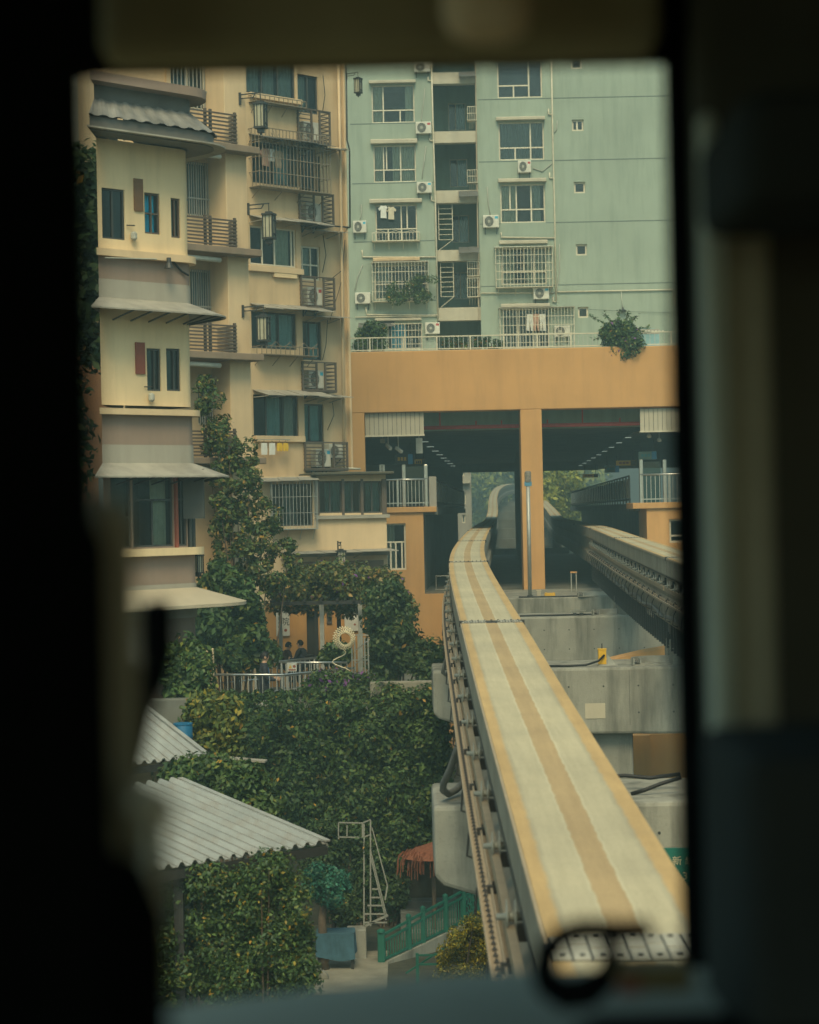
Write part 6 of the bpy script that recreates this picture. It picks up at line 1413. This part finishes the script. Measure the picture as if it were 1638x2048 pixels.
# woods on the hill beyond the station
C, R = fill([(900,880),(1180,880),(1200,1090),(900,1100)], 385, 30, 520, 1.6, 4.2, 31)
pts, nn = clumps(C, R, 70, 31); wd = leaves('hillside_woods', pts, nn, 1.0, [((.36,.37,.07),4),((.26,.30,.07),4),((.44,.42,.10),2),((.15,.19,.06),3)], None, seed=31, kind='stuff'); wd['label'] = 'hazy yellow green woods on the hill beyond the station'
C, R = fill([(1083,945),(1150,945),(1150,1050),(1083,1050)], 215, 8, 90, .7, 1.6, 32)
pts, nn = clumps(C, R, 70, 32); tw = thing('bright_tree', 'bright yellow green tree seen through the right opening', 'tree'); leaves('crown', pts, nn, .5, [((.42,.40,.06),4),((.27,.30,.06),4),((.14,.18,.05),2)], tw, seed=32); q = at(1115,1050,215); MB().tube([(q.x,215,GZ),(q.x,215,q.z+3)], [.5,.25], 8).build('trunk', M['bark'], tw)
C, R = fill([(60,330),(215,330),(215,720),(140,700),(140,980),(60,980)], 47, 1.0, 160, .4, .8, 33)
pts, nn = clumps(C, R, 110, 33); tw = thing('shadowy_tree', 'dark blurred tree left of the cream building', 'tree'); leaves('crown', pts, nn, .2, DARKS, tw, seed=33); q = at(150,900,47); MB().tube([(q.x,47,GZ),(q.x,47,q.z)], [.25,.12], 8).build('trunk', M['bark'], tw)

# ---------------------------------------------------------------- train cab round the camera
CABM = thing('train_cab', 'dark train cab interior framing the view', 'train cab')
def slab_px(name, m, x0, y0, x1, y1, d, th=.05, bevel=.008, parent=CABM):
    u0, u1 = (x0-819)*d/FPX, (x1-819)*d/FPX; z1, z0 = -(y0-1024)*d/FPX, -(y1-1024)*d/FPX
    return MB().box(u0, u1, d, d+th, z0, z1).build(name, M[m], parent, bevel=bevel)
slab_px('left_pillar', 'cabblack', -900, -600, 184, 2700, 1.12, .05, .02)
slab_px('left_lower_pillar', 'cabblack', -900, 985, 208, 2700, 1.16, .05, .03)
slab_px('left_trim', 'cabbrown', 150, 975, 262, 2700, 1.5, .04, .02)
slab_px('header', 'cabolive', 212, -700, 1346, 100, 2.32, .1, .02)
slab_px('header_left', 'cabblack', -900, -700, 212, 118, 2.1, .05, .02)
slab_px('header_seal', 'cabblack', 100, 96, 1420, 123, 2.40, .06, .01)
slab_px('header_backing', 'cabblack', -900, -700, 1700, 108, 2.47, .04, .005)
slab_px('header_lamp', 'cabtan', 905, -300, 1092, 78, 2.2, .06, .03)
slab_px('right_seal', 'cabblack', 1356, -300, 1412, 2400, 2.40, .06, .01)
slab_px('right_panel', 'cabpanel', 1404, -700, 3400, 2700, 2.34, .05, .02)
slab_px('right_strip', 'cabstrip', 1418, 235, 1450, 2400, 2.25, .04, .02)
slab_px('right_strip', 'cabstrip2', 1452, 420, 1556, 1525, 2.28, .04, .03)
slab_px('control_box', 'cabbox', 1478, 1530, 2200, 2500, 1.9, .3, .02)
slab_px('upper_box', 'cabbox', 1500, 190, 2200, 412, 1.95, .3, .02)
# dashboard: a curved top that falls off to the left
mb = MB(); nx_, ny_ = 24, 10
for j in range(ny_):
    for i in range(nx_):
        fx_, fy_ = i/(nx_-1), j/(ny_-1); d = 1.45 + .95*fy_; x = -.42 + 1.5*fx_; edge = max(0, fy_-.72)/.28
        mb.v.append((x, d, -.497 - .09*max(0, .05-x) - .03*edge**2 - .02*(x-.1)**2))
mb.f = [(j*nx_+i, j*nx_+i+1, (j+1)*nx_+i+1, (j+1)*nx_+i) for j in range(ny_-1) for i in range(nx_-1)]; mb.m = [0]*len(mb.f)
mb.build('dashboard', M['cabdash'], CABM, smooth=True)
MB().box(-.6, 1.4, 2.36, 2.42, -1.2, -.56).build('dash_front', M['cabblack'], CABM)
mb = MB(); mb.box(.135, .75, 1.35, 2.0, -.54, -.475); mb.build('console', M['cabblack'], CABM, bevel=.04)
mb = MB(); mb.box(-.62, 2.6, -1.6, 2.5, .78, .84); mb.build('roof', M['cabpanel'], CABM); MB().box(-.62, 2.6, -1.6, 2.5, -1.75, -1.7).build('floor', M['cabpanel'], CABM)
MB().box(-.66, -.62, -1.6, 1.2, -1.7, .78).build('side_wall', M['cabpanel'], CABM); MB().box(2.6, 2.64, -1.6, 2.5, -1.7, .78).build('side_wall', M['cabpanel'], CABM)
# black handset hung on the left, pale sleeve cover, cable loop, small case
def C(px, py, d): return Vector(((px-819)*d/FPX, d, -(py-1024)*d/FPX))
o = thing('handset', 'black handset silhouette hanging beside the left pillar', 'handset')
d = 2.1; MB().box(*[C(274,0,d).x, C(340,0,d).x], d, d+.03, C(0,1330,d).z, C(0,1188,d).z).build('grip', M['cabblack'], o, bevel=.014)
MB().tube([C(300,1320,d), C(290,1370,d), C(278,1420,d), C(262,1500,d), C(235,1600,d)], [.02,.014,.01,.008,.008], 8).build('stem', M['cabblack'], o)
o = thing('sleeve_cover', 'blurred pale cover draped at lower left before the roofs', 'cover')
d = 1.45; mb = MB(); prof_ = [(1590,255,308),(1640,262,318),(1680,268,322),(1760,258,322),(1840,262,322),(1900,285,322),(1960,296,322)]
for k, (y, xa, xb) in enumerate(prof_):
    for i in range(7): f = i/6; mb.v.append(tuple(C(xa+(xb-xa)*f, y, d+.03*math.sin(f*7+k*.4))))
mb.f = [(k*7+i,k*7+i+1,(k+1)*7+i+1,(k+1)*7+i) for k in range(len(prof_)-1) for i in range(6)]; mb.m = [0]*len(mb.f); mb.build('cloth', M['cabsleeve'], o, smooth=True)
mb = MB(); mb.tube([C(258,1575,d), C(300,1600,d), C(318,1640,d)], .012, 8); mb.build('hem', M['cabsleeve'], o, smooth=True)
o = slab_px('seat_back', 'cabblack', -100, 1690, 300, 2700, 1.3, .1, .05, None); tag(o, 'black seat back shape at the lower left edge', 'seat')
o = thing('cable_loop', 'blurred black loop standing on the dashboard over the track', 'cable loop')
d = 1.95; pts = [C(819+(x-819), y, d) for x, y in ((1078,1985),(1068,1945),(1078,1905),(1105,1878),(1145,1866),(1190,1868),(1230,1872),(1268,1868),(1285,1882))]
MB().tube(pts, [.013,.013,.012,.0115,.011,.011,.011,.011,.008], 10).build('upper_arc', M['cabblack'], o, smooth=True)
MB().tube([C(1078,1975,d), C(1110,1995,d), C(1155,1990,d), C(1195,1960,d), C(1208,1925,d), C(1200,1895,d)], [.014,.016,.016,.013,.011,.009], 10).build('lower_arc', M['cabblack'], o, smooth=True)
o = thing('small_case', 'blurred olive and rust case at the right end of the dashboard', 'case')
d = 1.9; MB().box(C(1215,0,d).x, C(1372,0,d).x, d, d+.08, C(0,2000,d).z, C(0,1952,d).z).build('case_body', M['cabcase'], o, bevel=.012); MB().box(C(1215,0,d).x, C(1262,0,d).x, d-.004, d, C(0,1996,d).z, C(0,1962,d).z).build('label_patch', M['cabrust'], o)

# ---------------------------------------------------------------- haze
m = bpy.data.materials.new('haze'); m.use_nodes = True; t = m.node_tree; t.nodes.clear()
pv = t.nodes.new('ShaderNodeVolumePrincipled'); pv.inputs['Color'].default_value = (.55,.86,.90,1); pv.inputs['Density'].default_value = .0021; pv.inputs['Anisotropy'].default_value = .1
om = t.nodes.new('ShaderNodeOutputMaterial'); t.links.new(pv.outputs[0], om.inputs['Volume'])
hz_o = MB().box(-300, 320, -30, 620, GZ-12, 125).build('haze', m, None); hz_o['kind'] = 'stuff'; hz_o['label'] = 'thin pale haze in the air'
